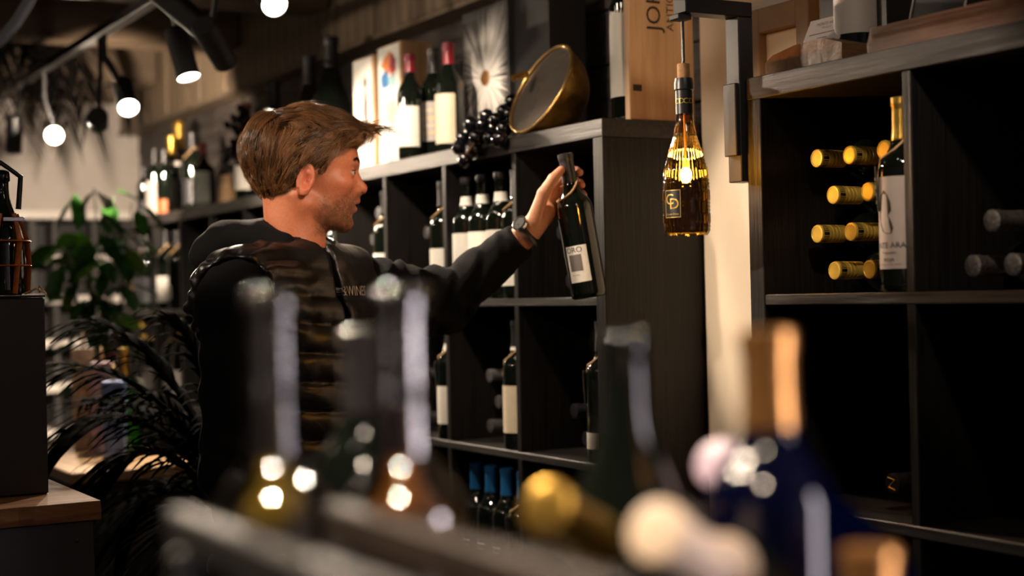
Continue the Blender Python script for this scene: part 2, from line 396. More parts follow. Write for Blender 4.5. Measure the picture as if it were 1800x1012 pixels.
def tag_mesh(kind):
    def f():
        r_ = .0395; a = -math.pi / 2 - .75
        m = MB().box((-.014, -.0012, -.070), (.014, .0012, 0), .0008)
        m.xf(Matrix.Translation((r_ * 1.06 * math.cos(a), r_ * 1.06 * math.sin(a), .196)) @ Matrix.Rotation(a + math.pi / 2, 4, 'Z') @ Matrix.Rotation(.05, 4, 'X'))
        return m.mesh('tag', False, 'tag')
    return cached(('tg', kind), f)
def bottle(label, loc, kind='bordeaux', glass='wine_glass', cap='cap_black', capz=.238, screw=False, lab=('label_white', .045, .135, 1.7), yaw=0.0, twine=False, tagged=False, neck=None, sc=1.0, lie=False, rot=None, group=None, lines=None, name='wine_bottle', extra=()):
    rt = rot if rot is not None else ((math.pi / 2, 0, 0) if lie else (0, 0, yaw))
    t = thing(name, label, 'bottle', loc, rt, group); t.scale = (sc, sc, sc)
    link('glass', glass_mesh(kind, glass), t)
    if screw: link('screw_cap', screw_mesh(cap), t)
    elif cap: link('capsule', cap_mesh(kind, cap, capz), t)
    if lab:
        l = link('label', arc_mesh(kind, *lab), t)
        for m_, z0, z1, hf in (lines or ()): link('print', arc_mesh(kind, m_, z0, z1, hf, 0, .0011, 'print'), l)
    if neck: link('neck_label', arc_mesh(kind, neck[0], neck[1], neck[2], math.pi, 0, .0008, 'neck_label'), t)
    if twine: link('twine', twine_mesh(kind), t)
    if tagged: 
        g = link('tag', tag_mesh(kind), t)
        link('print', cached('tagprint', lambda: _tagprint()), g)
    for nm, me in extra: link(nm, me, t)
    return t
def _tagprint():
    r_ = .0395; a = -math.pi / 2 - .75; m = MB()
    for k in range(4): m.box((-.009 + .0015 * (k % 2), -.0021, -.022 - .012 * k), (.009, -.0013, -.018 - .012 * k))
    m.xf(Matrix.Translation((r_ * 1.06 * math.cos(a), r_ * 1.06 * math.sin(a), .196)) @ Matrix.Rotation(a + math.pi / 2, 4, 'Z') @ Matrix.Rotation(.05, 4, 'X'))
    return m.mesh('print', False, 'ink_white')
UNITS = [(XC1, 0.0, 0.0), (XC1 - WU - .001, 0.0, -.02), (XR0 + WU, YR, 0.0)]
REG = []
def cell_of(x, z):
    """unit, inner x range and floor height of the cell around x, z"""
    for x1, y0, zo in UNITS:
        if x1 - WU < x < x1:
            c = min(4, max(0, int((x1 - OUT - x) / (CELL + DIV)))); hi = x1 - OUT - c * (CELL + DIV)
            fl = max([rz + zo for rz in ROWZ if rz + zo <= z + .045] or [ROWZ[-1] + zo]); return hi - CELL, hi, fl, y0, (round(x1, 2), c, round(fl, 2))
def stand(px, Y, z, label, **k):
    r_ = PROF[k.get('kind', 'bordeaux')][3][0] * k.get('sc', 1) + .0012
    if z < TOP - .1: Y = (YR if px > 1300 else 0) + r_ + .0005
    p = onY(px, 500, Y); x = p.x; key = ('top', round(z, 2)); lim = None
    if z < TOP - .1:
        lo, hi, fl, y0, key = cell_of(x, z); lim = (lo + r_, hi - r_); x = min(max(x, lim[0]), lim[1])
    o = bottle(label, (x, Y, z), **k); REG.append(dict(o=o, r=r_, key=('s',) + key, lim=lim, mode='s')); return o
def lying(px, py, Y, label, **k):
    Y = (YR if px > 1300 else 0) + .0795; r_ = .0377
    p = onY(px, py, Y); lo, hi, fl, y0, key = cell_of(p.x, p.z); x = min(max(p.x, lo + r_), hi - r_); z = max(p.z, fl + r_)
    o = bottle(label, (x, Y + .301, z), lie=True, **k); REG.append(dict(o=o, r=r_, key=('l',) + key, lim=(lo + r_, hi - r_), fl=fl + r_, mode='l')); return o
def relax():
    for it in range(80):
        for a in range(len(REG)):
            for b in range(a + 1, len(REG)):
                A, B_ = REG[a], REG[b]
                if A['key'] != B_['key']: continue
                d = B_['o'].location - A['o'].location
                if A['mode'] == 's': d.z = 0
                else: d.y = 0
                L = d.length; need = A['r'] + B_['r'] + .0006
                if 1e-6 < L < need:
                    d = d / L * (need - L) / 2; A['o'].location -= d; B_['o'].location += d
        for A in REG:
            l = A['o'].location
            if A['lim']: l.x = min(max(l.x, A['lim'][0]), A['lim'][1])
            if A['mode'] == 'l': l.z = max(l.z, A['fl'])
            if A['mode'] == 's' and A['lim'] is None: l.y = min(max(l.y, A['r'] + .002), .40 - A['r'])
# --- reached-into unit, top row
g3 = 'three white-labelled bottles beside the sleeve'
for px, wh in ((824, 'farthest from the twine-collared bottle'), (852, 'in the middle'), (884, 'next to the twine-collared bottle')):
    stand(px, .06, ROWZ[0], 'white-banded wine bottle of the row of three, ' + wh, lab=('label_white', .03, .163, 1.9), cap='cap_black', capz=.284, neck=('label_white', .232, .254), group=g3)
stand(916, .085, ROWZ[0], 'wine bottle with twine collar at the end of the row of three', lab=('label_white', .03, .12, 1.8), twine=True)
stand(783, .05, ROWZ[0], 'wine bottle with twine and white label, one cell behind the row of three', lab=('label_white', .045, .13, 1.9), twine=True)
stand(682, .05, ROWZ[0], 'wine bottle with twine and pale label beside the chin of the man', lab=('label_white', .04, .13, 1.9), twine=True)
stand(598, .05, ROWZ[0], 'wine bottle with twine showing between the throat and the raised sleeve', lab=('label_white', .05, .14, 1.9), twine=True)
gl = 'bottles lying in the cells behind the arm'
for px, py in ((1003, 497), (1012, 447), (985, 408)):
    lying(px, py, .055, 'dark wine bottle lying in the cell of the held bottle', cap='cap_grey', lab=None, group='bottles lying behind the held bottle')
for px, py in ((762, 452), (749, 409), (752, 500)):
    lying(px, py, .06, 'dark wine bottle lying in the cell left of the row of three', cap='cap_glint', lab=None, group='bottles lying left of the row of three')
for px, py in ((655, 421), (664, 375), (650, 480)):
    lying(px, py, .06, 'dark wine bottle lying in the cell in front of the mouth', cap='cap_glint', lab=None, group='bottles lying in front of the mouth')
# --- second row
stand(790, .05, ROWZ[1], 'wine bottle with twine and tag on the second shelf, white label', lab=('label_white', .04, .135, 1.9), twine=True, tagged=True, neck=('label_white', .225, .243))
stand(908, .06, ROWZ[1], 'wine bottle with cream label and twine on the second shelf', lab=('label_cream', .04, .15, 1.25), twine=True, neck=('label_white', .232, .247))
stand(1066, .055, ROWZ[1], 'wine bottle with a hanging dark tag in the end cell of the second shelf', lab=('label_white', .03, .065, 1.9), twine=True, tagged=True)
for px, py in ((862, 748), (875, 708), (860, 660), (888, 655)):
    lying(px, py, .06 if px < 870 else .11, 'dark wine bottle lying behind the cream-labelled bottle', cap='cap_glint', lab=None, group='bottles lying behind the cream label')
for px, py in ((750, 733), (746, 656)):
    lying(px, py, .06, 'dark wine bottle lying beside the tagged white-labelled bottle', cap='cap_glint', lab=None, group='bottles lying on the second shelf')
for px, py in ((1009, 722), (1030, 772)):
    lying(px, py, .06, 'dark wine bottle lying in the end cell of the second shelf', cap='cap_grey', lab=None, group='bottles lying in the end cell')
# --- third row: blue capsules
for px, wh in ((834, 'farthest from the tagged one'), (864, 'in the middle of three'), (898, 'next to the tagged one')):
    stand(px, .075, ROWZ[2], 'blue-capped wine bottle with navy label on the lower shelf, ' + wh, cap='cap_blue', lab=('label_navy', .04, .125, 1.9), lines=(('ink_white', .112, .117, .5), ('label_grey', .100, .104, .4), ('ink_grey', .085, .088, .5), ('ink_white', .040, .050, 1.9)), group='blue capped bottles on the lower shelf')
stand(925, .05, ROWZ[2], 'navy-labelled bottle with twine and dark tag beside the blue capsules', cap='cap_blue', lab=('label_navy', .04, .125, 1.9), lines=(('ink_white', .040, .050, 1.9),), twine=True, tagged=True)

# --- unit with the screw caps
YC = YR + .085
gg = [(1437, 288), (1490, 281), (1545, 273), (1465, 350), (1519, 345), (1440, 416), (1494, 413), (1543, 411), (1467, 480), (1522, 479)]
for px, py in gg:
    lying(px + 4, py, YC, 'gold screw-capped bottle lying in the %s row of the stack beside the standing bottle' % ('topmost' if py < 300 else 'second' if py < 380 else 'third' if py < 450 else 'lowest'), cap='cap_goldmat', screw=True, lab=None, group='stack of gold screw caps')
for px, py in ((1744, 397), (1712, 471), (1778, 469)):
    lying(px, py, YC, 'bottle with an embossed silver capsule ' + ('on top of the pile of three' if py < 450 else 'at the bottom of the pile of three'), cap='cap_silver', lab=None, group='silver capsules')
zc = lying(1569, 849, YC + .03, 'black-capped bottle with a gold zigzag mark lying in the lower cell', cap='cap_black', lab=None)
zp = [(-.008, .009, 0), (.007, .006, 0), (-.006, -.006, 0), (.008, -.010, 0)]
link('emblem', MB().tube([(x, y, .3035) for x, y, _ in zp], .0011, 5).mesh('emblem', True, 'ink_gold'), zc)
def araya():
    Rb = .0375; out = []
    for s, sz, z in (('MONTE ARAYA', .0125, .072), ('Tempranillo', .0055, .061), ('RIOJA', .0075, .050), ('Denominacion de Origen Calificada', .0028, .043)):
        out.append(('lettering', wrap_text(s, sz, Rb, z, .12, 'ink')))
    # dark crouching figure print
    pts = [(-.017, .125), (-.012, .150), (-.004, .158), (.004, .150), (.009, .138), (.010, .126), (.005, .118), (.010, .108), (.013, .098), (.010, .090), (.001, .090), (-.008, .094), (-.013, .104), (-.016, .114)]
    v = [(( Rb + .0012) * math.cos(-math.pi / 2 + .02 + x / Rb), (Rb + .0012) * math.sin(-math.pi / 2 + .02 + x / Rb), z) for x, z in pts]
    out.append(('print', MB().add(v, [tuple(range(len(v)))]).mesh('print', False, 'ink')))
    return out
stand(1592, 0, ROWZ[0], 'wine bottle with gold capsule and pale crouching-figure label standing before the screw caps', cap='cap_gold', capz=.235, lab=('label_pink', .036, .178, 1.6), twine=True, tagged=True, extra=araya())
# ------------------------------------------------------------------ things on top of the reached-into unit
def boxobj(name, a, b, mat, parent=None, ch=.002): return link(name, MB().box(a, b, ch).mesh(name, False, mat), parent)
# pine wine-box lid with branded letters, facing the gap
y0, y1 = onX(1107, 150, -.012).y, onX(1221, 150, -.012).y
t = thing('wine_crate', 'tall pine wine crate lid with branded serif letters beside the pillar', 'crate', (-.012, (y0 + y1) / 2, TOP))
hw = (y1 - y0) / 2
boxobj('panel', (-.02, -hw, .0005), (0, hw, .52), 'pine', t, .002)
boxobj('knot', (0.0, -hw + .008, .062), (.002, -hw + .03, .076), 'rail_brown', t, .0008)
def face_text(s, size, org, ux, uy, mat, name='lettering'):
    v, f = text_vf(s, size); ux, uy, org = Vector(ux), Vector(uy), Vector(org)
    return MB().add([org + ux * x + uy * y for x, y, _ in v], f).mesh(name, False, mat)
link('lettering', face_text('JORDI', .052, (.0012, -hw + .066, .262), (0, 0, 1), (0, -1, 0), 'rail_brown'), t)
link('lettering', face_text('ANTIGUA', .026, (.0012, -hw + .108, .252), (0, 0, 1), (0, -1, 0), 'rail_brown'), t)
pm = onX(1116, 200, -.09)
bottle('magnum bottle with white label standing behind the pine lid', (-.09, pm.y, TOP), 'bordeaux', lab=('label_white', .043, .19, 1.7), sc=1.36)
# starburst panel
def onpanel(Y, pxl, pxr, pyt): a = onY(pxl, 150, Y).x; b = onY(pxr, 150, Y).x; return a, b, onY(pxr, pyt, Y).z
a, b, zt = onpanel(.20, 815, 894, -4)
t = thing('starburst_panel', 'dark panel with white radiating strokes around a copper disc', 'wall art', ((a + b) / 2, .20, TOP)); hw = (b - a) / 2; ht = zt - TOP
boxobj('board', (-hw, 0, .0005), (hw, .03, ht), 'black_box', t)
cc = onY(854, 137, .20); cx, cz = cc.x - (a + b) / 2, cc.z - TOP
m = MB()
for i in range(330):
    an = random.random() * 2 * math.pi; dx, dz = math.cos(an), math.sin(an)
    L = min([((hw - .002) - cx) / dx if dx > 0 else (-(hw - .002) - cx) / dx if dx < 0 else 9, (ht - .003 - cz) / dz if dz > 0 else (-cz + .003) / dz if dz < 0 else 9])
    L = min(L, (.07 + .17 * random.random()) * (1.0 if dz < .3 else 1.6)); wd = .0008 + .0011 * random.random(); r0 = .012 + .01 * random.random(); yy = -.0004 - .0008 * random.random()
    m.add([(cx + dx * r0 - dz * wd * .4, yy, cz + dz * r0 + dx * wd * .4), (cx + dx * r0 + dz * wd * .4, yy, cz + dz * r0 - dx * wd * .4), (cx + dx * L * .6 + dz * wd, yy, cz + dz * L * .6 - dx * wd), (cx + dx * L, yy, cz + dz * L), (cx + dx * L * .6 - dz * wd, yy, cz + dz * L * .6 + dx * wd)], [(0, 1, 2, 3, 4)])
o = link('strokes', m.mesh('strokes', False, 'ink_white'), t); o['kind'] = 'stuff'
link('center_disc', MB().lathe([(.004, -.002), (.021, -.002), (.021, .002), (.004, .002)], 28).xf(Matrix.Translation((cx, -.002, cz)) @ Matrix.Rotation(math.pi / 2, 4, 'X')).mesh('center_disc', True, 'cap_copper'), t)
# tall black box behind the brass lamp
a, b, zt = onpanel(.22, 896, 966, -30)
tag(boxobj('gift_box', (a, .22, TOP + .0005), (b, .33, zt), 'black_box'), 'tall plain black gift box behind the brass lamp', 'box')
# art wine boxes
def artbox(px0, px1, pyt, Y, dep, label, blobs, figure=False):
    a, b, zt = onpanel(Y, px0, px1, pyt); hw = (b - a) / 2; ht = zt - TOP
    t = thing('wine_box', label, 'box', ((a + b) / 2, Y, TOP))
    boxobj('crate', (-hw, 0.003, .0005), (hw, dep, ht), 'pine', t)
    f = boxobj('printed_front', (-hw + .004, 0, .006), (hw - .006, .0028, ht - .004), 'label_white', t, .0008)
    for k, (x, z, rx, rz, mt) in enumerate(blobs):
        n = 14; v = [((x + rx * (1 + .25 * math.sin(3 * i + k)) * math.cos(2 * math.pi * i / n)) * hw * .9, -.0006 - .0003 * k, (z + rz * (1 + .25 * math.cos(2 * i + k)) * math.sin(2 * math.pi * i / n)) * ht) for i in range(n)]
        link('print', MB().add(v, [tuple(range(n))]).mesh('print', False, mt), f)
M('paint_orange', (0.75, 0.20, 0.04), .6); M('paint_blue', (0.02, 0.16, 0.42), .6); M('paint_teal', (0.30, 0.50, 0.52), .6); M('paint_pink', (.75, .45, .38), .6); M('paint_grey', (.13, .12, .12), .6)
artbox(664, 704, 70, .10, .10, 'pine wine box with an orange and blue painted front', [(.0, .84, .62, .09, 'paint_orange'), (-.35, .72, .4, .07, 'paint_blue'), (.35, .70, .4, .05, 'paint_teal'), (.2, .45, .5, .10, 'paint_pink'), (.1, .15, .5, .10, 'paint_teal'), (.45, .82, .28, .08, 'cap_red')])
artbox(620, 655, 95, .10, .08, 'pine wine box with a white front and a grey figure print', [(.3, .52, .3, .20, 'paint_grey'), (.3, .78, .2, .05, 'paint_grey'), (.25, .12, .35, .04, 'label_grey')])
# three bottles
stand(735, .05, TOP, 'red-capped wine bottle with white label against the painted wine box', cap='cap_red', capz=.25, lab=('label_white', .035, .15, 1.8), sc=.93)
stand(763, .10, TOP, 'gold-ringed wine bottle with grey script label between two red-capped bottles', cap='cap_black', capz=.235, neck=('cap_gold', .288, .297), lab=('label_grey', .05, .155, 1.8), lines=(('ink_gold', .07, .072, 1.3), ('label_cream', .09, .093, 1.2), ('ink_gold', .11, .113, 1.2), ('label_cream', .13, .134, 1.0)))
stand(797, .11, TOP, 'large red-capped wine bottle with cream label beside the starburst panel', cap='cap_red', capz=.245, lab=('label_cream', .035, .165, 1.5), sc=1.0)
# brass hemisphere lamp
ctr = P(952, 157, 3.49); nrm = (FWD * -.42 + (RGT * -.876 + UPV * .48) * .907).normalized()
zax = nrm; xax = Vector((0, 0, 1)).cross(zax).normalized(); yax = zax.cross(xax)
Mx = Matrix((( *[xax[0], yax[0], zax[0]], ctr.x), (xax[1], yax[1], zax[1], ctr.y), (xax[2], yax[2], zax[2], ctr.z), (0, 0, 0, 1)))
RD = .112
base = Vector((ctr.x, ctr.y, TOP)); t = thing('dome_lamp', 'brass hemisphere lamp with grey glass face resting on its side', 'lamp', base); Ml = Matrix.Translation(-base) @ Mx
link('dome', MB().lathe([(.004, -RD * .98)] + [(RD * .985 * math.cos(q), -RD * .98 * math.sin(q)) for q in np.linspace(1.45, 0, 16)], 40, True, False).xf(Ml).mesh('dome', True, 'brass', 60), t)
link('rim', MB().tube([(RD * math.cos(q), RD * math.sin(q), .002) for q in np.linspace(0, 2 * math.pi, 49)], .0042, 8).xf(Ml).mesh('rim', True, 'brass_rim', 80), t)
link('glass_face', MB().lathe([(RD - .003, .0), (.06, .004), (.001, .006)], 40, False, True).xf(Ml).mesh('glass_face', True, 'lens', 60), t)
def stick(name, a, b, r_, mat, parent, off): return link(name, MB().tube([Vector(a) - off, Vector(b) - off], r_, 8).mesh(name, True, mat), parent)
q0, q1 = P(1008, 200, 3.53), P(1027, 216, 3.52); stick('leg', q0, Vector((q1.x, q1.y, TOP + .004)), .0035, 'brass_rim', t, base)
q0, q1 = P(925, 130, 3.53), P(902, 138, 3.50); stick('knob', q0, q1, .008, 'brass', t, base)
q0, q1 = P(930, 150, 3.58), P(915, 232, 3.60); stick('leg', q0, Vector((q1.x, q1.y, TOP + .004)), .0035, 'brass_rim', t, base)

# grapes
gm = cached('grape', lambda: MB().ball((0, 0, 0), 1, 18, 12).mesh('grape', True, 'grape', 180))
def grapes(label, pts, org, stemline):
    t = thing('grape_bunch', label, 'grapes', org)
    for p, r_ in pts: o = link('grape', gm, t, Vector(p) - org, (random.random(), random.random(), 0), (r_, r_, r_ * 1.08))
    link('stem', MB().tube([Vector(q) - org for q in stemline], [.003] * len(stemline), 6).mesh('stem', True, 'stem', 80), t)
    return t
gp = []
for x, y, Y in ((690, 890, -.022), (745, 838, -.020), (655, 822, -.018), (672, 772, .005), (722, 692, .02), (757, 768, .0), (787, 697, .03), (833, 768, .0), (862, 668, .03), (808, 648, .05), (903, 622, .05), (905, 718, .02), (948, 566, .08), (935, 640, .06), (880, 775, .012), (800, 740, .045), (850, 715, .05), (760, 720, .05), (705, 745, .045), (930, 700, .05)):
    q = onY(600 + x / 3.1625, y / 3.1625, Y)
    if q.z < TOP + .0185:
        q = onY(600 + x / 3.1625, y / 3.1625, -.0215) if Y <= .012 else Vector((q.x, q.y, TOP + .0195))
    gp.append((q, .0185 * (.95 + .1 * random.random())))
grapes('bunch of shiny black grapes spilling over the shelf edge in front of the starburst', gp, Vector((gp[8][0].x, .03, TOP)), [onY(820, 270, -.045), onY(826, 262, -.042), onY(833, 252, -.034), onY(838, 246, -.01)])
gp = []; a0 = onY(428, 190, .10); a1 = onY(402, 335, .10)
for i in range(46):
    s = random.random(); c = a0.lerp(a1, s); wd = .05 * math.sin(math.pi * (.15 + .75 * s))
    gp.append((c + Vector(((random.random() - .5) * 2.6 * wd, (random.random() - .7) * 1.4 * wd, (random.random() - .5) * .03)), .0135))
zmin = min(p.z for p, _ in gp) - .014; 
gp = [(p + Vector((0, 0, max(0, TOP - .02 - zmin))), r_) for p, r_ in gp]
grapes('hanging bunch of black grapes behind the hair of the man', gp, Vector((a1.x, .1, TOP - .02)), [a0 + Vector((0, 0, .04)), a0, a0.lerp(a1, .6)])
# large format silhouettes
big = [(590, .17, 'burgundy', 1.56, 'tall dark magnum with narrow shoulders next to the grey-figure wine box'), (551, .21, 'burgundy', 1.50, 'tall dark magnum standing left of the tallest magnum'), (488, .20, 'shoulder', 1.34, 'broad-shouldered large dark bottle behind the hair')]
for px, Y, kd, sc, lb in big: stand(px, Y, TOP, lb, kind=kd, sc=sc, lab=('label_dark', .04, .12, 1.5))
ZF = TOP - .02
stand(440, .16, TOP - .02, 'dark bottle with an orange-tipped capsule beside the hanging grapes', cap='cap_orange', capz=.285, lab=None, sc=1.22)
stand(461, .26, TOP - .02, 'plain dark bottle behind the orange-tipped bottle', lab=None, sc=1.24)
stand(436, .05, ZF, 'squat dark bottle with a big white label partly hidden by the hair', kind='shoulder', lab=('label_white', .045, .16, 1.7), sc=.72)
pk = onY(399, 340, .05); tag(link('cork_block', MB().lathe([(.030, 0), (.026, .05), (.018, .10)], 20).mesh('cork_block', True, 'tan_top', 50), None, (pk.x, .05, ZF)), 'small tan wooden cone stopper beside the white-labelled squat bottle', 'stopper')
# far end top
stand(256, .06, ZF, 'short dark bottle at the far end of the top board', lab=('label_dark', .03, .1, 1.6), sc=.72)
stand(277, .06, ZF, 'dark bottle with lilac-grey label at the far end of the top board', lab=('label_pink', .01, .16, 1.6), sc=.90)
stand(293, .055, ZF, 'dark bottle with an orange label beside the lilac-grey one', lab=('label_orange', .01, .07, 1.6), sc=.86)
stand(305, .13, ZF, 'gold-necked bottle with a white label between the dark bottles', cap='cap_gold', capz=.225, lab=('label_white', .01, .14, 1.6), sc=1.10, neck=('label_white', .19, .205))
stand(320, .22, ZF, 'tallest bottle with gold foil neck at the back of the far group', kind='champagne', cap='cap_gold', capz=.235, lab=('label_white', .02, .12, 1.4), sc=1.30)
stand(343, .16, ZF, 'dark bottle with twine and a printed tag beside the squat red-capped one', lab=('label_dark', .04, .13, 1.6), twine=True, tagged=True, sc=1.08)
sq = stand(362, .06, ZF, 'squat red-capped bottle with wide white label and a red mark', kind='shoulder', cap='cap_red', capz=.25, lab=('label_white', .01, .165, 1.8), twine=True, sc=.80, lines=(('ink_red', .085, .105, .3), ('ink_grey', .13, .133, .9), ('ink_grey', .12, .122, .9), ('ink_grey', .11, .112, .9)))
# inside the far unit
fz = [z - .02 for z in ROWZ]
stand(246, .05, fz[0], 'dark bottle with twine and dull gold label in the end cell', lab=('label_dark', .03, .13, 1.7), lines=(('cap_gold', .06, .11, .4),), twine=True)
stand(259, .05, fz[0], 'plain dark bottle next to the one with a dull gold label', lab=('label_dark', .03, .13, 1.7))
stand(291, .05, fz[0], 'red-ringed bottle with white label and twine tag in the far unit', cap='cap_black', neck=('cap_red', .285, .297), lab=('label_white', .03, .125, 1.7), twine=True, tagged=True, sc=1.03)
stand(313, .06, fz[0], 'dark bottle with an oval pale label in the far unit', lab=('label_white', .04, .09, .5), twine=True)
stand(252, .05, fz[1], 'gold-banded dark bottle standing low in the far unit', neck=('cap_gold', .235, .25), lab=('label_white', .02, .07, 1.7), cap='cap_goldmat', capz=.28)
stand(264, .05, fz[1], 'bottle with gold neck ring beside the gold-banded one', neck=('cap_gold', .235, .25), lab=('label_grey', .03, .12, 1.7))
stand(300, .05, fz[1], 'bottle with grey label and twine tag low in the far unit', lab=('label_grey', .05, .13, 1.7), twine=True, tagged=True)
stand(316, .05, fz[1], 'copper-capped bottle with split white label low in the far unit', cap='cap_copper', lab=('label_white', .03, .12, 1.7), lines=(('ink', .06, .11, .15),))
stand(262, .05, fz[2], 'white-labelled bottle on the third shelf of the far unit', lab=('label_white', .04, .12, 1.7))
# ------------------------------------------------------------------ on top of the screw-cap unit
def board(name, px0, px1, Y0, Y1, z0, z1, mat): a = onY(px0, 80, Y0).x; b = onY(px1, 80, Y0).x; return a, b
a, b = onY(1345, 110, YR + .02).x, onY(1480, 110, YR + .02).x
t = thing('card_holder', 'rounded wooden block holding a printed card on the shelf top', 'card stand', ((a + b) / 2, YR + .05, TOP)); hw = (b - a) / 2
pf = [(-hw, .0005), (hw, .0005), (hw, .030), (hw * .55, .044), (-hw * .2, .043), (-hw * .8, .034), (-hw, .024)]
v = [(x, -.03, z) for x, z in pf] + [(x, .05, z) for x, z in pf]; n = len(pf)
link('block', MB().add(v, [tuple(range(n)), tuple(range(2 * n - 1, n - 1, -1))] + [(i, i + n, (i + 1) % n + n, (i + 1) % n) for i in range(n)]).mesh('block', False, 'oak_block'), t)
cdm = MB().box((-.047, -.0008, 0), (.047, .0008, .062)).xf(Matrix.Translation((-.004, .008, .036)) @ Matrix.Rotation(-.45, 4, 'X'))
cd_ = link('card', cdm.mesh('card', False, 'paper_lilac'), t)
mm = Matrix.Translation((-.004, .008, .036)) @ Matrix.Rotation(-.45, 4, 'X')
v, f = text_vf('MONTE ARAYA', .0085); m = MB().add([(x + .004, -.0014, y + .050) for x, y, _ in v], f)
v, f = text_vf('R I O J A', .006); m.add([(x + .004, -.0014, y + .042) for x, y, _ in v], f)
for z, q in ((.031, .036), (.022, .012), (.014, .036)): m.box((-q, -.0016, z), (q, -.001, z + .0012))
link('print', m.xf(mm).mesh('print', False, 'ink_grey'), cd_)
pb = onY(1509, 80, YR + .105); bottle('bottle with pale grey label standing between the card and the walnut board', (pb.x, YR + .105, TOP), lab=('label_pink', .052, .16, 1.7), cap='cap_black', sc=1.04)
a = onY(1530, 80, YR + .03).x; L = .62
t = thing('walnut_board', 'thick ridged walnut board lying along the shelf top', 'board', (a + L / 2, YR + .06, TOP))
v = []; pf = [(-.045, .0005), (.035, .0005), (.04, .02), (.036, .042), (-.04, .042), (-.047, .02)]
xs = [-L / 2, -L / 2 + .012, L / 2 - .012, L / 2]; n = 6
for i, x in enumerate(xs):
    s = .8 if i in (0, 3) else 1.0; v += [(x, y * s, .0005 + (z - .0005) * (s if z > .01 else 1)) for y, z in pf]
f = [tuple(range(n))[::-1], tuple(range(3 * n, 4 * n))] + [(i * n + k, i * n + (k + 1) % n, (i + 1) * n + (k + 1) % n, (i + 1) * n + k) for i in range(3) for k in range(n)]
link('board', MB().add(v, f).mesh('board', False, 'walnut'), t)
for k in range(14): link('ridge', cached('ridge', lambda: MB().box((-L / 2 + .02, -.0012, 0), (L / 2 - .02, .0006, .0012), .0004).mesh('ridge', False, 'walnut')), t, (0, -.0465 + .0003 * abs(k - 6), .006 + .0025 * k))
xb = a + .05
t = thing('gift_box', 'black presentation box with thin pink edges propped on the walnut board', 'box', (xb, YR + .075, TOP + .046), (0, R(20), R(-6)))
boxobj('body', (-.012, -.0, .0), (.11, .06, .20), 'black_box', t)
boxobj('edge', (-.0135, -.0015, .0), (-.011, .001, .20), 'label_pink', t, .0005)
boxobj('edge', (.1085, -.0015, .0), (.111, .001, .20), 'label_pink', t, .0005)
a, b, = onY(1441, 60, .18).x, onY(1492, 60, .18).x
tag(boxobj('wine_carton', (a, .18, TOP + .0005), (b + .1, .30, TOP + .36), 'black_box'), 'tall black carton behind the bottle with pale grey label', 'box')
# panel on the lit pillar; shading around it built as a brown frame
M('frame_shade', (.24, .145, .075), .6, .15, 20)
a, b, zt = onY(1333, 60, .25).x, onY(1442, 60, .25).x, onY(1388, 8, .25).z
t = thing('wall_panel', 'cream panel on the lit pillar, shading around it built as a brown frame', 'panel', ((a + b) / 2, .25, TOP - .1)); hw = (b - a) / 2; ht = zt - TOP + .1
for nm, p, q in (('frame', (-hw, -.03, 0), (-hw + .038, 0, ht)), ('frame', (hw - .038, -.03, 0), (hw, 0, ht)), ('frame', (-hw + .038, -.03, ht - .05), (hw - .038, 0, ht))): boxobj(nm, p, q, 'frame_shade', t)
boxobj('panel', (-hw + .038, -.012, 0), (hw - .038, 0, ht - .05), 'plaster', t)
# ------------------------------------------------------------------ pendant bottle lamp and bracket
XB = XR0 - .025; LP = onX(1208, 415, XB)
t = thing('pendant_lamp', 'amber faceted wine bottle hung as a glowing pendant lamp', 'lamp', LP)
pp = [(.033, .001), (.0385, .004), (.0405, .012), (.0408, .06), (.0400, .09), (.0365, .118), (.0285, .146), (.0195, .174), (.0150, .196), (.0143, .215), (.0141, .248), (.0158, .250), (.0158, .260), (.0145, .268)]
def prr(z):
    for (r0, z0), (r1, z1) in zip(pp, pp[1:]):
        if z0 <= z <= z1: return r0 + (r1 - r0) * (z - z0) / (z1 - z0)
    return pp[-1][0]
v = []; f = []; NA, NZ = 120, 88
for j in range(NZ + 1):
    z = .001 + .267 * j / NZ
    for i in range(NA):
        an = 2 * math.pi * i / NA; r_ = sum(prr(min(.268, max(.001, z + d))) for d in (-.004, 0, .004)) / 3
        if .01 < z < .19:
            gz = abs(((z / .0066) % 1) - .5) * 2; ga = abs(((an / (2 * math.pi) * 34) % 1) - .5) * 2; r_ -= .0011 * (max(gz, ga) > .72)
        v.append((r_ * math.cos(an), r_ * math.sin(an), z))
for j in range(NZ):
    for i in range(NA): k = (i + 1) % NA; f.append((j * NA + i, j * NA + k, (j + 1) * NA + k, (j + 1) * NA + i))
f.append(tuple(range(NA))[::-1])
link('glass', MB().add(v, f).mesh('glass', True, 'pendant_glass', 40), t)
link('capsule', MB().lathe([(.0148, .208), (.0150, .248), (.0166, .2495), (.0166, .261), (.0150, .269), (.011, .2692)], 32, False, False).mesh('capsule', True, 'cap_black', 30), t)
link('cork', MB().lathe([(.0105, .262), (.0108, .292), (.0100, .294)], 20).mesh('cork', True, 'cork', 40), t)
def panel_on(r_, yaw, hwid, z0, z1, mat, name, e):
    v = []; n = 10
    for z in (z0, z1):
        for i in range(n + 1): an = -math.pi / 2 + yaw + hwid / r_ * (2 * i / n - 1); v.append(((r_ + e) * math.cos(an), (r_ + e) * math.sin(an), z))
    return MB().add(v, [(i, i + 1, i + n + 2, i + n + 1) for i in range(n)]).mesh(name, True, mat)
YWL = .33
lb = link('label', panel_on(.0410, YWL, .0160, .030, .078, 'cap_black', 'label', .0005), t)
for h0, z0, z1 in ((.0150, .0308, .0318), (.0150, .0762, .0772)): link('border', panel_on(.0410, YWL, h0, z0, z1, 'ink_gold', 'border', .0010), lb)
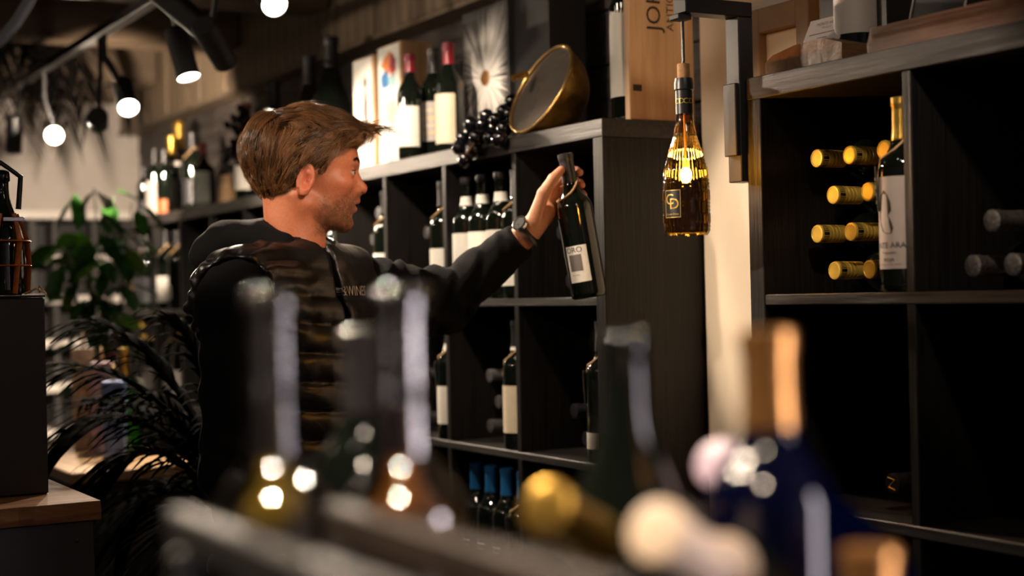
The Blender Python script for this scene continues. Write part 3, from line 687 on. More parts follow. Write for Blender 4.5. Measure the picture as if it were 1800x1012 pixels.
for s in (-1, 1): link('border', panel_on(.0410, YWL + s * .0148 / .041, .0005, .031, .077, 'ink_gold', 'border', .0010), lb)
link('lettering', wrap_text('C', .026, .0410, .061, YWL - .13, 'ink_gold', e=.0010), lb)
link('lettering', wrap_text('D', .026, .0410, .053, YWL + .09, 'ink_gold', e=.0012), lb)
link('lettering', wrap_text('Cuvee Dulce', .0046, .0410, .0365, YWL, 'ink_gold', e=.0012), lb)
for yw in (.35, 1.45): link('lettering', wrap_text('CD', .013, .0150, .229, yw, 'ink_gold', e=.0010), t)
link('bulb', MB().ball((0, 0, .104), .0105, 14, 10, (1, 1, 1.3)).mesh('bulb', True, 'bulb_glow', 180), t)
link('filament_stem', MB().tube([(0, 0, .112), (0, 0, .262)], .002, 6).mesh('filament_stem', True, 'brass'), t)
top = onX(1197, 30, XB); zarm = top.z
ctop = Vector((LP.x, LP.y, zarm - .006)) - LP
link('cord', MB().tube([(0, 0, .293), (-.001, .001, .293 + (ctop.z - .293) * .5), (0, 0, ctop.z - .001)], .0028, 8).mesh('cord', True, 'black_metal'), t)
pl_ = bpy.data.lights.new('pendant_bulb', 'POINT'); pl_.energy = 2.6; pl_.color = (1, .62, .28); pl_.shadow_soft_size = .009
lo = bpy.data.objects.new('pendant_bulb', pl_); COL.objects.link(lo); lo.parent = t; lo.location = (0, .0, .128)
yb0, yb1 = onX(1284, 200, XB).y, onX(1311, 200, XB).y; zb = onX(1297, 321, XB).z; ztop_ = onX(1297, 8, XB).z
t = thing('lamp_bracket', 'angular black metal bracket carrying the pendant bottle', 'bracket', (XB, yb1, zb)); O_ = Vector((XB, yb1, zb))
def bb(nm, p, q, mat='black_metal'): link(nm, MB().box(Vector(p) - O_, Vector(q) - O_, .0015).mesh(nm, False, mat), t)
bb('upright', (XB - .012, yb0 + .002, zb), (XB + .0245, yb1, ztop_ - .026), 'grey_metal')
bb('arm', (XB - .012, LP.y - .010, ztop_ - .026), (XB + .0245, yb1, ztop_), 'black_metal')
bb('socket_box', (XB - .014, LP.y - .018, zarm - .006), (XB + .014, LP.y + .010, ztop_ - .0265), 'grey_metal')
bb('wall_plate', (XB - .010, yb0 - .008, zb + .045), (XB + .0245, yb0 + .0015, zb + .17), 'grey_metal')
relax()
# ------------------------------------------------------------------ track lights
TRY, TRZ = -.447, 2.32
def track(label, y, x0, x1, z):
    t = thing('light_track', label, 'track', ((x0 + x1) / 2, y, 2.62)); hl = (x1 - x0) / 2
    boxobj('rail', (-hl, -.018, z - 2.62), (hl, .018, z - 2.62 + .03), 'black_metal', t)
    for s in (-.8, 0, .8): link('hanger', MB().tube([(s * hl, 0, z - 2.62 + .03), (s * hl, 0, 0)], .006, 8).mesh('hanger', True, 'black_metal'), t)
track('black ceiling light track running along the shelving wall', TRY, -4.6, 2.3, TRZ)
track('black ceiling light track added out of view over the middle of the shop', -1.75, -2.4, 3.2, TRZ)  # unseen track added to carry the extra spotlights
hs = cached('housing', lambda: MB().lathe([(.002, .150), (.030, .150), (.033, .145), (.033, .002), (.0345, 0), (.031, 0), (.030, .006)], 28, True, False).mesh('housing', True, 'black_metal', 40))
ls = cached('lens', lambda: MB().lathe([(.0302, .004), (.001, .003)], 28, False, True).mesh('lens', True, 'lamp_face'))
def spot(pos, aim, energy, cone, label, y_track=TRY, lit=True, blend=.35, size=.028, group=None, col=None):
    """pos: centre of the lens, aim: point lit"""
    pos, aim = Vector(pos), Vector(aim); d = (aim - pos).normalized(); q = (-d).to_track_quat('Z', 'Y')
    t = thing('track_spotlight', label, 'spotlight', pos, (0, 0, 0), group); t.rotation_euler = q.to_euler()
    link('housing', hs, t)
    l = link('lens', ls, t)
    inv = q.to_matrix().inverted(); knee = inv @ (pos - d * .10 - pos); up = inv @ Vector((0, y_track - (pos.y - d.y * .10), TRZ - (pos.z - d.z * .10)))
    mid = inv @ Vector((0, (y_track - (pos.y - d.y * .10)), max(.035, (TRZ - (pos.z - d.z * .10)) * .55)))
    link('arm', MB().tube([knee, knee + mid, knee + up], .008, 8).mesh('arm', True, 'black_metal', 60), t)
    if lit:
        ld = bpy.data.lights.new('spot_beam', 'SPOT'); ld.energy = energy * LAMP_GAIN; ld.spot_size = R(cone); ld.spot_blend = blend; ld.shadow_soft_size = size; ld.color = col or LAMP_COL
        lo = bpy.data.objects.new('spot_beam', ld); COL.objects.link(lo); lo.parent = t; lo.location = (0, 0, -.004)
    return t
def dpt(px): return 4.4 * 903 / (px + 620)
MAN = P(540, 300, 2.92)
# in view
l1 = P(332, 137, dpt(318)); spot(l1, l1 + Vector((0, 0, -1)) + RGT * .30 - FWD * .22, 60, 75, 'track spotlight with a bright lens pointing down beside the dark sideways one')
l2 = P(226, 190, dpt(200)); spot(l2, l2 + (MAN - l2).normalized() + Vector((0, 0, -.6)), 60, 80, 'track spotlight tilted aside with its bright lens half turned to the room')
l3 = P(95, 238, dpt(95)); spot(l3, l3 + (CAM + Vector((-.4, -.3, .1)) - l3).normalized() + Vector((0, 0, -.12)), 45, 90, 'track spotlight glaring straight into the room, starry lens')
l4 = P(172, 216, dpt(170)); spot(l4, onX(175, 335, -4.86), 220, 70, 'track spotlight turned away toward the end wall')
l5 = P(396, 108, dpt(370)); spot(l5, P(440, 180, dpt(370) + .15), 60, 70, 'track spotlight seen from its dark side aiming at the back wall')
l6 = P(483, 8, dpt(468)); spot(l6, P(520, 60, dpt(468) - .16), 70, 80, 'track spotlight cut by the top of the frame above the magnums')
l7 = P(24, 268, dpt(35)); spot(l7, P(20, 400, dpt(35) + .1), 110, 80, 'farthest track spotlight hanging straight down near the palm leaves')
# out of view, added to light the man, shelves, pillar and foreground
for k, (x, y, aim, e, c) in enumerate((
    (-1.25, TRY, (-1.35, .05, 1.86), 30, 60), (-.55, TRY, (-.85, .05, 1.75), 40, 62), (-.72, -1.75, (-.16, -.66, 1.76), 45, 16), (-.1, TRY, (-.24, -.02, 1.55), 26, 52), (1.2, TRY, (-.03, -.60, 1.66), 55, 13), (1.0, TRY, (-.01, .16, 2.02), 14, 13), (1.35, TRY, (.88, 0, 1.54), 15, 32), (1.75, TRY, (1.75, -1.15, 1.35), 40, 42),
    (-1.9, -1.75, (-1.5, .1, 1.95), 36, 50), (-.35, TRY, (-.45, .40, 2.08), 7, 70), (-.9, -1.75, (-1.2, .1, 1.98), 30, 32), (-.1, -1.75, (-.12, -.3, 1.55), 45, 34), (.5, -1.75, (-.06, -.6, 1.63), 18, 16), (1.75, -1.75, (1.2, -.08, 1.88), 7, 26), (.2, -1.75, (.38, .25, 1.50), 150, 24), (1.15, -1.75, (1.8, -1.3, 1.35), 50, 42),
    (1.55, -1.75, (1.85, -1.30, 1.30), 40, 46), (2.35, -1.75, (1.95, -1.2, 1.30), 40, 46))):
    p = Vector((x, y, 2.19)); spot(p, aim, e, c, 'black track spotlight added out of view to light the man and displays', y, group='added spotlights over the shop floor')

# ------------------------------------------------------------------ far left corner
XE = -4.86
ya, yb = onX(-20, 450, XE + .2).y, onX(246, 450, XE + .2).y
t = thing('white_shelving', 'white painted wall shelving behind the leafy plant', 'shelf', (XE + .1, (ya + yb) / 2, 0)); hw = (yb - ya) / 2
for py in (378, 455, 526, 602, 680, 760):
    z = onX(150, py, XE + .2).z; boxobj('shelf_board', (-.1, -hw, z - .018), (.1, hw, z + .018), 'white_paint', t)
for px in (60, 100, 170, 225):
    y = onX(px, 500, XE + .2).y - (ya + yb) / 2; boxobj('upright', (-.098, y - .012, 0.0), (.085, y + .012, onX(150, 378, XE + .2).z - .02), 'grey_paint', t)
boxobj('back_panel', (-.0995, -hw, 0.0), (-.09, hw, onX(150, 378, XE + .2).z), 'black_back', t)
# tan topped counter with bags
zt = onY(160, 795, -.62).z
a, b = onY(92, 775, -.62).x, -1.30
t = thing('display_counter', 'low black display counter with tan wooden top', 'counter', ((a + b) / 2, -.62, 0)); hw = (b - a) / 2
boxobj('top', (-hw, -.18, zt - .03), (hw, .17, zt), 'tan_top', t, .003)
for x in (-hw + .01, -.3, 0.3, hw - .04): boxobj('side_panel', (x, -.17, 0), (x + .03, .16, zt - .0305), 'black_box', t)
for z in (.25, zt - .38): boxobj('shelf', (-hw + .011, -.168, z), (hw - .011, .158, z + .02), 'black_box', t)
boxobj('back_panel', (-hw + .011, -.179, 0), (hw - .011, -.1705, zt - .031), 'black_back', t)
M('bag_cream', (.62, .50, .36), .6, .35, 40); M('bag_pattern', (.45, .30, .35), .6, .7, 30); M('bag_blue', (.12, .2, .5), .5, .4, 25)
for px, w_, h_, mt, lb in ((150, .055, .30, 'bag_cream', 'tall cream patterned gift bag on the tan counter'), (182, .06, .26, 'bag_pattern', 'colourful printed gift bag on the tan counter'), (203, .045, .22, 'bag_blue', 'blue and orange printed box on the tan counter')):
    p = onY(px, 790, -.60 + (.02 if px == 182 else -.03 if px == 203 else 0)); p = onZ(px, 800, zt) if False else p
    t = thing('gift_bag', lb, 'bag', (p.x, p.y, zt), (0, 0, R(-20)))
    m = MB(); m.v = [(-w_, -.025, 0.0005), (w_, -.025, 0.0005), (w_, .025, 0.0005), (-w_, .025, 0.0005), (-w_, -.03, h_), (w_, -.03, h_), (w_, .03, h_), (-w_, .03, h_)]; m.f = [(0, 3, 2, 1), (0, 1, 5, 4), (1, 2, 6, 5), (2, 3, 7, 6), (3, 0, 4, 7), (4, 5, 6, 7)]
    link('body', m.mesh('body', False, mt), t)
    link('handle', MB().tube([(-w_ * .5, 0, h_), (-w_ * .45, 0, h_ + .03), (0, 0, h_ + .045), (w_ * .45, 0, h_ + .03), (w_ * .5, 0, h_)], .0025, 6).mesh('handle', True, 'twine', 80), t)
    link('print', MB().add([(-w_ * .7, -.0295, h_ * .55), (w_ * .6, -.0295, h_ * .5), (w_ * .7, -.0315, h_ * .85), (-w_ * .5, -.0315, h_ * .9)], [(0, 1, 2, 3)]).mesh('print', False, 'paint_orange' if mt != 'bag_cream' else 'paint_pink'), t)
p = onY(221, 790, -.55); bottle('green sparkling wine bottle with gold foil on the tan counter', (p.x, -.55, zt), 'champagne', 'green_glass', 'cap_gold', .235, lab=None, sc=.95)
p = onY(200, 790, -.50); bottle('bottle with red neck band and pale label on the tan counter', (p.x, -.49, zt), 'bordeaux', 'wine_glass', 'cap_grey', .24, neck=('cap_red', .235, .255), lab=('label_white', .05, .13, 1.8), sc=1.15)
for px, py, mt, lb in ((262, 860, 'label_white', 'white-labelled bottle on the shelf of the tan-topped counter'), (214, 950, 'label_cream', 'cream-labelled bottle on the low shelf of the tan-topped counter')):
    p = onY(px, py, -.56); bottle(lb, (p.x, -.56, zt - .36 + .0005), 'bordeaux', 'wine_glass', lab=(mt, .03, .16, 1.8), sc=.98)

# leafy plant
lf = cached('leaf', lambda: MB().add([(0, 0, 0), (.32, .24, .06), (.75, .22, .02), (1, 0, -.12), (.75, -.22, .02), (.32, -.24, .06), (.35, 0, -.01), (.75, 0, -.05)], [(0, 6, 1), (1, 6, 7, 2), (2, 7, 3), (3, 7, 4), (4, 7, 6, 5), (5, 6, 0)]).mesh('leaf', True, 'leaf', 80))
lf2 = cached('leaf2', lambda: (lambda m_: (m_.materials.clear(), m_.materials.append(MATS['leaf_light']), m_)[2])(lf.copy()))
def leafy():
    base = P(205, 1250, 5.3); base.z = 0; t = thing('leafy_plant', 'tall potted plant with glossy green leaves beside the far unit', 'plant', base)
    link('pot', MB().lathe([(.10, 0), (.13, .26), (.14, .28), (.125, .28), (.12, .25)], 24, True, True).mesh('pot', True, 'terracotta', 40), t)
    ends = [(130, 345), (165, 330), (200, 345), (232, 355), (105, 415), (140, 400), (180, 380), (225, 420), (120, 460), (155, 455), (190, 450), (215, 500), (150, 525), (180, 520), (205, 560), (165, 575), (190, 600), (150, 610)]
    for i, (px, py) in enumerate(ends):
        e = P(px, py, 5.3 + random.uniform(-.15, .15)) - base; s = Vector((random.uniform(-.03, .03), random.uniform(-.03, .03), .25)); mid = Vector((e.x * .35, e.y * .35, e.z * .75))
        pts = [s.lerp(mid, k / 3) for k in range(3)] + [mid.lerp(e, k / 3) for k in range(4)]
        link('stalk', MB().tube(pts, [.007] * 3 + [.005, .004, .003, .002], 5).mesh('stalk', True, 'leaf', 80), t)
        for k in range(4):
            pt = pts[-1 - (k // 2)] + Vector((random.uniform(-.03, .03), random.uniform(-.03, .03), random.uniform(-.03, .02))); s_ = random.uniform(.10, .16)
            link('leaf', lf2 if (random.random() < .25 and py > 380) else lf, t, pt, (random.uniform(-.6, .6), random.uniform(.0, 1.3), random.uniform(0, 6.28)), (s_, s_, s_))
leafy()
# dark palm
def frond_mesh(a, c, b, seed, n=26, lw=.010, ll=.26, mat='palm'):
    rr = random.Random(seed); m = MB(); a, b, c = Vector(a), Vector(b), Vector(c)
    pts = [a * (1 - s) ** 2 + c * (2 * s * (1 - s)) + b * s * s for s in (i / 12 for i in range(13))]
    m.tube(pts, [.006 * (1 - .85 * i / 12) for i in range(13)], 5)
    for i in range(n):
        s = .16 + .83 * i / n; k = min(11, int(s * 12)); p = pts[k].lerp(pts[k + 1], s * 12 - k); d = (pts[k + 1] - pts[k]).normalized(); sv = d.cross(Vector((0, 0, 1))).normalized()
        for sd in (-1, 1):
            l_ = ll * (.55 + .6 * math.sin(math.pi * min(1, s * .9 + .08))) * rr.uniform(.85, 1.1); q = []
            dirv = (d * .8 + sv * sd * .7 + Vector((0, 0, .1 + rr.uniform(-.15, .15)))).normalized()
            for j in range(6): u = j / 5; q.append(p + dirv * l_ * u + Vector((0, 0, -.55 * l_ * u * u)))
            side = dirv.cross(Vector((0, 0, 1))).normalized(); v = []
            for j in range(6): wd = lw * (.5, 1, 1, .85, .5, .05)[j]; v += [q[j] - side * wd * .5, q[j] + side * wd * .5 + Vector((0, 0, .001))]
            m.add(v, [(2 * j, 2 * j + 1, 2 * j + 3, 2 * j + 2) for j in range(5)])
    return m.mesh('frond', True, mat, 80)
def palm():
    c = P(420, 1000, 3.45); base = Vector((c.x, c.y, 0)); t = thing('dark_palm', 'potted palm with near-black fronds arching before the far shelves', 'plant', base)
    link('pot', MB().lathe([(.10, 0), (.13, .30), (.14, .32), (.12, .32), (.115, .29)], 24).mesh('pot', True, 'terracotta', 40), t)
    for i, (px, py, cx_, cy_) in enumerate(((105, 640, 300, 640), (115, 780, 260, 640), (160, 560, 330, 620), (190, 840, 290, 720), (215, 930, 300, 780), (300, 560, 390, 620), (145, 700, 320, 700), (265, 960, 330, 820), (330, 990, 370, 830), (240, 690, 360, 740))):
        dd = 3.45 + random.uniform(-.2, .2); tip = P(px, py, dd) - base; ctl = P(cx_, cy_, (dd + 3.45) / 2) - base; s = P(425 - 4 * i, 930 + 6 * (i % 3), 3.45) - base
        link('stalk', MB().tube([(0, 0, .28), (s.x * .5, s.y * .5, s.z * .6), s], [.010, .008, .006], 6).mesh('stalk', True, 'palm', 80), t)
        link('frond', frond_mesh(s, ctl, tip, i, 22, .017, .24), t)
palm()
def hanging():
    c = P(30, 50, 6.1); t = thing('dried_palm_bunch', 'bunch of dark dried palm leaves hanging around the light track', 'dried palm', (c.x, c.y, 2.62)); 
    link('cord', MB().tube([(0, 0, 0), (0, 0, c.z - 2.62)], .004, 6).mesh('cord', True, 'black_metal'), t)
    for i in range(12):
        az = 2 * math.pi * i / 12 + .3; r_ = .22 + .10 * (i % 3); z0 = c.z - 2.62; ca, sa = math.cos(az), math.sin(az)
        link('frond', frond_mesh((0, 0, z0), (ca * r_ * .8, sa * r_ * .8, z0 + .12), (ca * r_, sa * r_, z0 - .32 - .12 * (i % 2)), 40 + i, 11, .018, .2), t)
hanging()
cb = [P(240, -700, 1.9), P(120, -220, 1.9), P(75, -50, 1.9), P(50, 5, 1.9), P(28, 40, 1.9), P(2, 70, 1.9), P(-60, 110, 1.9), P(-200, 130, 1.9)]; cb.insert(0, Vector((cb[0].x, cb[0].y, 2.62)))
tag(link('added_cable', MB().tube(cb, .006, 8).mesh('added_cable', True, 'palm_light', 80)), 'pale grey cable added in place of a leaf near the dried palm', 'cable')  # cable added in place of a pale blurred leaf
# black box, slab and cabinet at the left
xf_ = P(172, 880, 2.6); X0 = xf_.x; YE = xf_.y; ZS = xf_.z
t = thing('black_cabinet', 'matt black cabinet under the rough wooden slab', 'cabinet', (X0 - .22, YE - .32, 0))
boxobj('body', (-.2, -.3, 0), (.195, .30, ZS - .032), 'black_box', t, .003)
boxobj('side_panel', (.1955, -.31, .02), (.213, .315, ZS - .0325), 'black_box', t, .002)
link('screw', MB().ball((.214, .285, ZS - .065), .004, 10, 6, (.4, 1, 1)).mesh('screw', True, 'grey_metal'), t)
t = thing('wooden_slab', 'rough-sawn brown wooden slab on the black cabinet', 'board', (X0 - .22, YE - .32, ZS - .032))
v = []; nY = 24
rs = random.Random(3)
def edge(i): return .222 + rs.uniform(-.003, .003)
for i in range(nY + 1):
    y = -.33 + .655 * i / nY; e = edge(i); v += [(-.22, y, .0005), (e - .002, y, .0005), (e, y, .012 + rs.uniform(-.002, .002)), (e - .004, y, .032), (-.22, y, .032)]
f = [tuple(range(5))[::-1], tuple(nY * 5 + k for k in range(5))] + [(i * 5 + k, i * 5 + (k + 1) % 5, (i + 1) * 5 + (k + 1) % 5, (i + 1) * 5 + k) for i in range(nY) for k in range(5)]
link('plank', MB().add(v, f).mesh('plank', False, 'slab'), t)
bx = onZ(86, 868, ZS); BH = P(86, 518, (bx - CAM).dot(FWD)).z - ZS
t = thing('storage_box', 'large plain black box on the wooden slab', 'box', (bx.x - .15, bx.y - .16, ZS))
boxobj('body', (-.15, -.16, .0008), (.15, .16, BH - .004), 'black_box', t, .003)
boxobj('lid', (-.1515, -.1615, BH - .0035), (.1515, .1615, BH), 'black_box', t, .0015)
BZ = ZS + BH
# bottle in a leather harness on the box
p = onZ(4, 505, BZ) if False else P(8, 515, 2.85); 
t = thing('bottle_carrier', 'dark bottle in an orange leather carrier standing on the black box', 'carrier', (bx.x - .13, P(2, 515, (bx - CAM).dot(FWD) + .11).y, BZ))
link('bottle', glass_mesh('champagne', 'wine_glass'), t, (0, 0, .001), (0, 0, 0), (.9, .9, .72))
def strap(pts, r_=.006): link('strap', MB().tube(pts, r_, 6, .35).mesh('strap', True, 'leather', 60), t)
for k in range(6):
    a = 2 * math.pi * k / 6 + .3; strap([(.042 * math.cos(a), .042 * math.sin(a), .004), (.046 * math.cos(a + .1), .046 * math.sin(a + .1), .06), (.044 * math.cos(a + .25), .044 * math.sin(a + .25), .10), (.026 * math.cos(a + .4), .026 * math.sin(a + .4), .15)])
for z in (.055, .10): strap([(.0465 * math.cos(q), .0465 * math.sin(q), z) for q in np.linspace(0, 2 * math.pi, 25)], .005)
link('buckle', MB().box((.046, -.008, .135), (.050, .03, .143), .001).mesh('buckle', False, 'steel'), t)
link('handle', MB().tube([(0, -.03, .16), (0, -.035, .22), (0, 0, .245), (0, .035, .22), (0, .03, .16)], .005, 8).mesh('handle', True, 'black_metal', 80), t)
link('straw', MB().tube([(.04, .03, .003), (.06, .045, .012), (.05, .065, .004), (.065, .05, .018), (.045, .055, .006)], .002, 5).mesh('straw', True, 'twine', 80), t)

# ------------------------------------------------------------------ foreground display
ZT = 1.165
t = thing('display_rack', 'dark foreground bottle rack with slanted slats and rails', 'rack', (1.80, -1.22, 0))
O_ = Vector((1.80, -1.22, 0))
boxobj('top', (-.42, -.27, ZT - .03), (.42, .34, ZT), 'rail_wood', t)
for sx in (-.40, .37):
    for sy in (-.25, .31): boxobj('leg', (sx, sy, 0), (sx + .03, sy + .03, ZT - .0305), 'rail_wood', t)
def railx(px, py, z, x1, th, hh, mat):
    q = onZ(px, py, z); y = q.y; boxobj('rail', (q.x - O_.x, y - O_.y - th / 2, z - hh), (x1 - O_.x, y - O_.y + th / 2, z), mat, t); return q
r1 = railx(312, 893, 1.344, 2.16, .014, .020, 'rail_wood')
r2 = railx(588, 882, 1.344, 2.16, .014, .022, 'rail_brown')
for q in (r1, r2):
    for xx in (q.x + .01, 2.14): boxobj('post', (xx - O_.x - .008, q.y - O_.y - .007, ZT + .0002), (xx - O_.x + .008, q.y - O_.y + .007, 1.3215), 'rail_wood', t)
# slanting cradle slats for the lying bottles
NECK = Vector((.40, -.80, .42)).normalized()
def leaning(px, py, d, label, **k):
    tip = P(px, py, d); base = tip - NECK * .302 * k.get('sc', 1); q = NECK.to_track_quat('Z', 'Y').to_euler()
    o = bottle(label, base, rot=q, **k); return base
b1 = leaning(958, 890, .90, 'gold-capped bottle leaning back in the foreground rack', glass='amber_wine', cap='cap_gold', capz=.22, lab=('label_cream', .05, .14, 1.6))
b2 = leaning(1152, 932, .80, 'cream-capped bottle leaning back in the foreground rack', glass='wine_glass', cap='cap_cream', capz=.22, lab=('label_cream', .05, .14, 1.6))
b3 = leaning(1262, 812, 1.0, 'cobalt blue bottle with a pale lilac cap leaning in the foreground rack', glass='blue_glass', cap='cap_purple', capz=.262, lab=None)
for px, py, d, mt in ((1195, 880, .90, 'rail_brown'), (1010, 985, .80, 'rail_brown')):
    q = P(px, py, d) - O_ + Vector((0, 0, -.01)); e = q - NECK * .34
    link('slat', MB().tube([q, e], .011, 4).mesh('slat', False, mt), t)
# clear bottles of white and rose wine
def clear_bottle(px, pyt, d, sc, wine, label, fill):
    top = P(px, pyt, d); H = top.z - ZT; s = H / .301
    kind = 'clearb'; PROF[kind] = [(.030, 0), (.0375, .003), (.0385, .012), (.0385, .150), (.0375, .163), (.032, .178), (.022, .191), (.0165, .203), (.0155, .225), (.0152, .286), (.0170, .287), (.0170, .298), (.0145, .301)]
    t = thing('clear_bottle', label, 'bottle', (top.x, top.y, ZT)); t.scale = (sc, sc, s)
    link('glass', cached('clearglass', lambda: MB().lathe(smoothprof(PROF[kind]) + [(r_ - .0024, z) for r_, z in smoothprof(PROF[kind])[::-1] if z > .006] + [(.002, .006)], 40, True, True).mesh('glass', True, 'clear_glass', 60)), t)
    def lq():
        pr = [(max(.001, r_ - .0030), z + (.008 if z < .004 else 0)) for r_, z in smoothprof(PROF[kind]) if z < fill]; pr.append((prof_r(kind, fill) - .0030, fill)); pr.append((.001, fill))
        return MB().lathe(pr, 36).mesh('wine', True, wine, 60)
    link('wine', lq(), t)
    link('stopper', MB().lathe([(.0125, .255), (.0132, .297), (.012, .2985)], 24).mesh('stopper', True, 'clear_glass', 50), t)
clear_bottle(476, 506, .925, 1.0, 'white_wine', 'clear glass bottle of pale yellow wine in the foreground rack', .232)
clear_bottle(702, 502, .915, 1.0, 'rose_wine', 'clear glass bottle of orange rose wine in the foreground rack', .228)
def fg(px, py, d, label, sxy=1.0, **k):
    top = P(px, py, d); sc = (top.z - ZT) / (PROF[k.get('kind', 'bordeaux')][-1][1] + .0014); o = bottle(label, (top.x, top.y, ZT), **k); o.scale = (sxy, sxy, sc)
fg(640, 576, 1.04, 'dark bottle standing between the two clear wine bottles', cap='cap_grey', lab=('label_dark', .04, .13, 1.7))
fg(1096, 578, .98, 'black-capped dark bottle standing behind the leaning bottles', cap=None, lab=('label_dark', .04, .13, 1.7), kind='burgundy')
fg(1347, 578, .90, 'blue bottle with copper-gold foil capsule standing in the foreground rack', glass='blue_glass', cap='cap_copper', capz=.238, kind='bordeaux', lab=('label_navy', .03, .11, 1.6), sxy=1.02)
fg(1528, 962, .84, 'short dark bottle with copper foil top at the corner of the foreground rack', cap='cap_copper', lab=None, kind='bordeaux')
# ------------------------------------------------------------------ the person (implicit surfaces meshed with surface nets)
f32 = np.float32
def V3(p): return np.array(tuple(p), f32)
def smin(a, b, k): h = np.clip(.5 + .5 * (b - a) / k, 0, 1); return b * (1 - h) + a * h - k * h * (1 - h)
def smax(a, b, k): return -smin(-a, -b, k)
def sph(p, c, r_): return np.sqrt(((p - V3(c)) ** 2).sum(-1)) - f32(r_)
def ell(p, c, r_, rotY=0.0, Mr=None):
    q = p - V3(c)
    if Mr is not None: q = q @ Mr
    r_ = V3(r_); k0 = np.sqrt(((q / r_) ** 2).sum(-1)); k1 = np.sqrt(((q / (r_ * r_)) ** 2).sum(-1)) + 1e-9; return k0 * (k0 - 1) / k1
def cap(p, a, b, r1, r2=None):
    if r2 is None: r2 = r1
    a, b = V3(a), V3(b); ab = b - a; t = np.clip(((p - a) @ ab) / (ab @ ab), 0, 1); return np.sqrt(((p - a - t[..., None] * ab) ** 2).sum(-1)) - (f32(r1) + f32(r2 - r1) * t)
def tor(p, c, n, R_, r_):
    q = p - V3(c); n = V3(n); n = n / np.linalg.norm(n); h = q @ n; rad = np.sqrt(np.maximum(0, (q * q).sum(-1) - h * h)); return np.sqrt((rad - R_) ** 2 + h * h) - r_
def surfnet(fn, lo, hi, h):
    lo, hi = np.array(lo, float), np.array(hi, float); n = np.ceil((hi - lo) / h).astype(int) + 1
    ax = [(lo[i] + h * np.arange(n[i])).astype(f32) for i in range(3)]; val = np.empty(n, f32)
    for i0 in range(0, n[0], 24):
        X, Y, Z = np.meshgrid(ax[0][i0:i0 + 24], ax[1], ax[2], indexing='ij'); val[i0:i0 + 24] = fn(np.stack([X, Y, Z], -1))
    ins = val < 0; c = n - 1
    cnt = np.zeros(c, np.int16); acc = np.zeros((*c, 3), f32)
    corners = [(i, j, k) for i in (0, 1) for j in (0, 1) for k in (0, 1)]
    sl = lambda o: tuple(slice(o[a], o[a] + c[a]) for a in range(3))
    for o in corners:
        for a in range(3):
            if o[a]: continue
            o2 = list(o); o2[a] = 1; A, B = val[sl(o)], val[sl(o2)]; m = ins[sl(o)] != ins[sl(o2)]
            t = np.where(m, A / np.where(A - B == 0, 1, A - B), 0); cnt += m
            for b in range(3): acc[..., b] += np.where(m, (o[b] + (t if b == a else 0)), 0)
    cell = cnt > 0; idx = np.full(c, -1, np.int64); idx[cell] = np.arange(cell.sum())
    base = np.argwhere(cell); V = lo + h * (base + acc[cell] / cnt[cell][:, None]); F = []
    for a in range(3):
        b, d = (a + 1) % 3, (a + 2) % 3; s0 = [slice(None)] * 3; s1 = [slice(None)] * 3; s0[a] = slice(0, n[a] - 1); s1[a] = slice(1, n[a])
        A = ins[tuple(s0)]; B = ins[tuple(s1)]; e = np.argwhere(A != B)
        e = e[(e[:, b] > 0) & (e[:, d] > 0) & (e[:, b] < c[b]) & (e[:, d] < c[d])]
        if len(e) == 0: continue
        fl = A[e[:, 0], e[:, 1], e[:, 2]]
        def g(db, dd): q = e.copy(); q[:, b] += db; q[:, d] += dd; return idx[q[:, 0], q[:, 1], q[:, 2]]
        Q = np.stack([g(-1, -1), g(0, -1), g(0, 0), g(-1, 0)], 1); Q[~fl] = Q[~fl][:, ::-1]; F.append(Q)
    return V, np.concatenate(F)
def np_mesh(name, V, F, mat, col=None):
    me = bpy.data.meshes.new(name); me.vertices.add(len(V)); me.vertices.foreach_set('co', np.asarray(V, f32).ravel())
    F = np.asarray(F, np.int32); k = F.shape[1]; me.loops.add(F.size); me.loops.foreach_set('vertex_index', F.ravel()); me.polygons.add(len(F)); me.polygons.foreach_set('loop_start', np.arange(0, F.size, k, dtype=np.int32))
    me.update(calc_edges=True); me.validate(); me.polygons.foreach_set('use_smooth', [True] * len(me.polygons))
    if col is not None:
        at = me.color_attributes.new('tint', 'FLOAT_COLOR', 'POINT'); at.data.foreach_set('color', np.concatenate([col, np.ones((len(col), 1))], 1).astype(f32).ravel())
    me.materials.append(MATS[mat]); return me
def wob(p, s, seed=0.0):
    x, y, z = p[..., 0] * s + seed, p[..., 1] * s + 1.7 * seed, p[..., 2] * s - seed
    return (np.sin(x + 1.3 * np.sin(y * 1.1 + z * .7)) * np.sin(y * 1.2 + 1.1 * np.sin(z + x * .6)) + .5 * np.sin(2.1 * z + x + 1.7 * np.sin(1.9 * y)) * np.sin(2.3 * x - y)) / 1.5
def tintmat(name, rough, **k):
    m, nt, b = newmat(name); a = nt.nodes.new('ShaderNodeAttribute'); a.attribute_name = 'tint'; setp(b, rough=rough, **k)
    n = noise(nt, coords(nt), 220, 5, .7); mx = nt.nodes.new('ShaderNodeMix'); mx.data_type = 'RGBA'; mx.blend_type = 'MULTIPLY'; mx.inputs[0].default_value = .35
    nt.links.new(a.outputs['Color'], mx.inputs[6]); nt.links.new(ramp(nt, n, (.55, .5, .5), (1.25, 1.25, 1.25), .3, .7), mx.inputs[7]); nt.links.new(mx.outputs[2], b.inputs['Base Color']); return m, nt, b, n
m_, nt_, b_, n_ = tintmat('skin', .46, spec=.4, sss=.12); b_.inputs['Subsurface Radius'].default_value = (.012, .004, .002); b_.inputs['Subsurface Scale'].default_value = .6; bump(nt_, b_, n_, .18, .002)
m_, nt_, b_, n_ = tintmat('hair', .33, spec=.5)
M('hair_base', (.030, .013, .005), .85, .4, 90, .3, spec=.1)
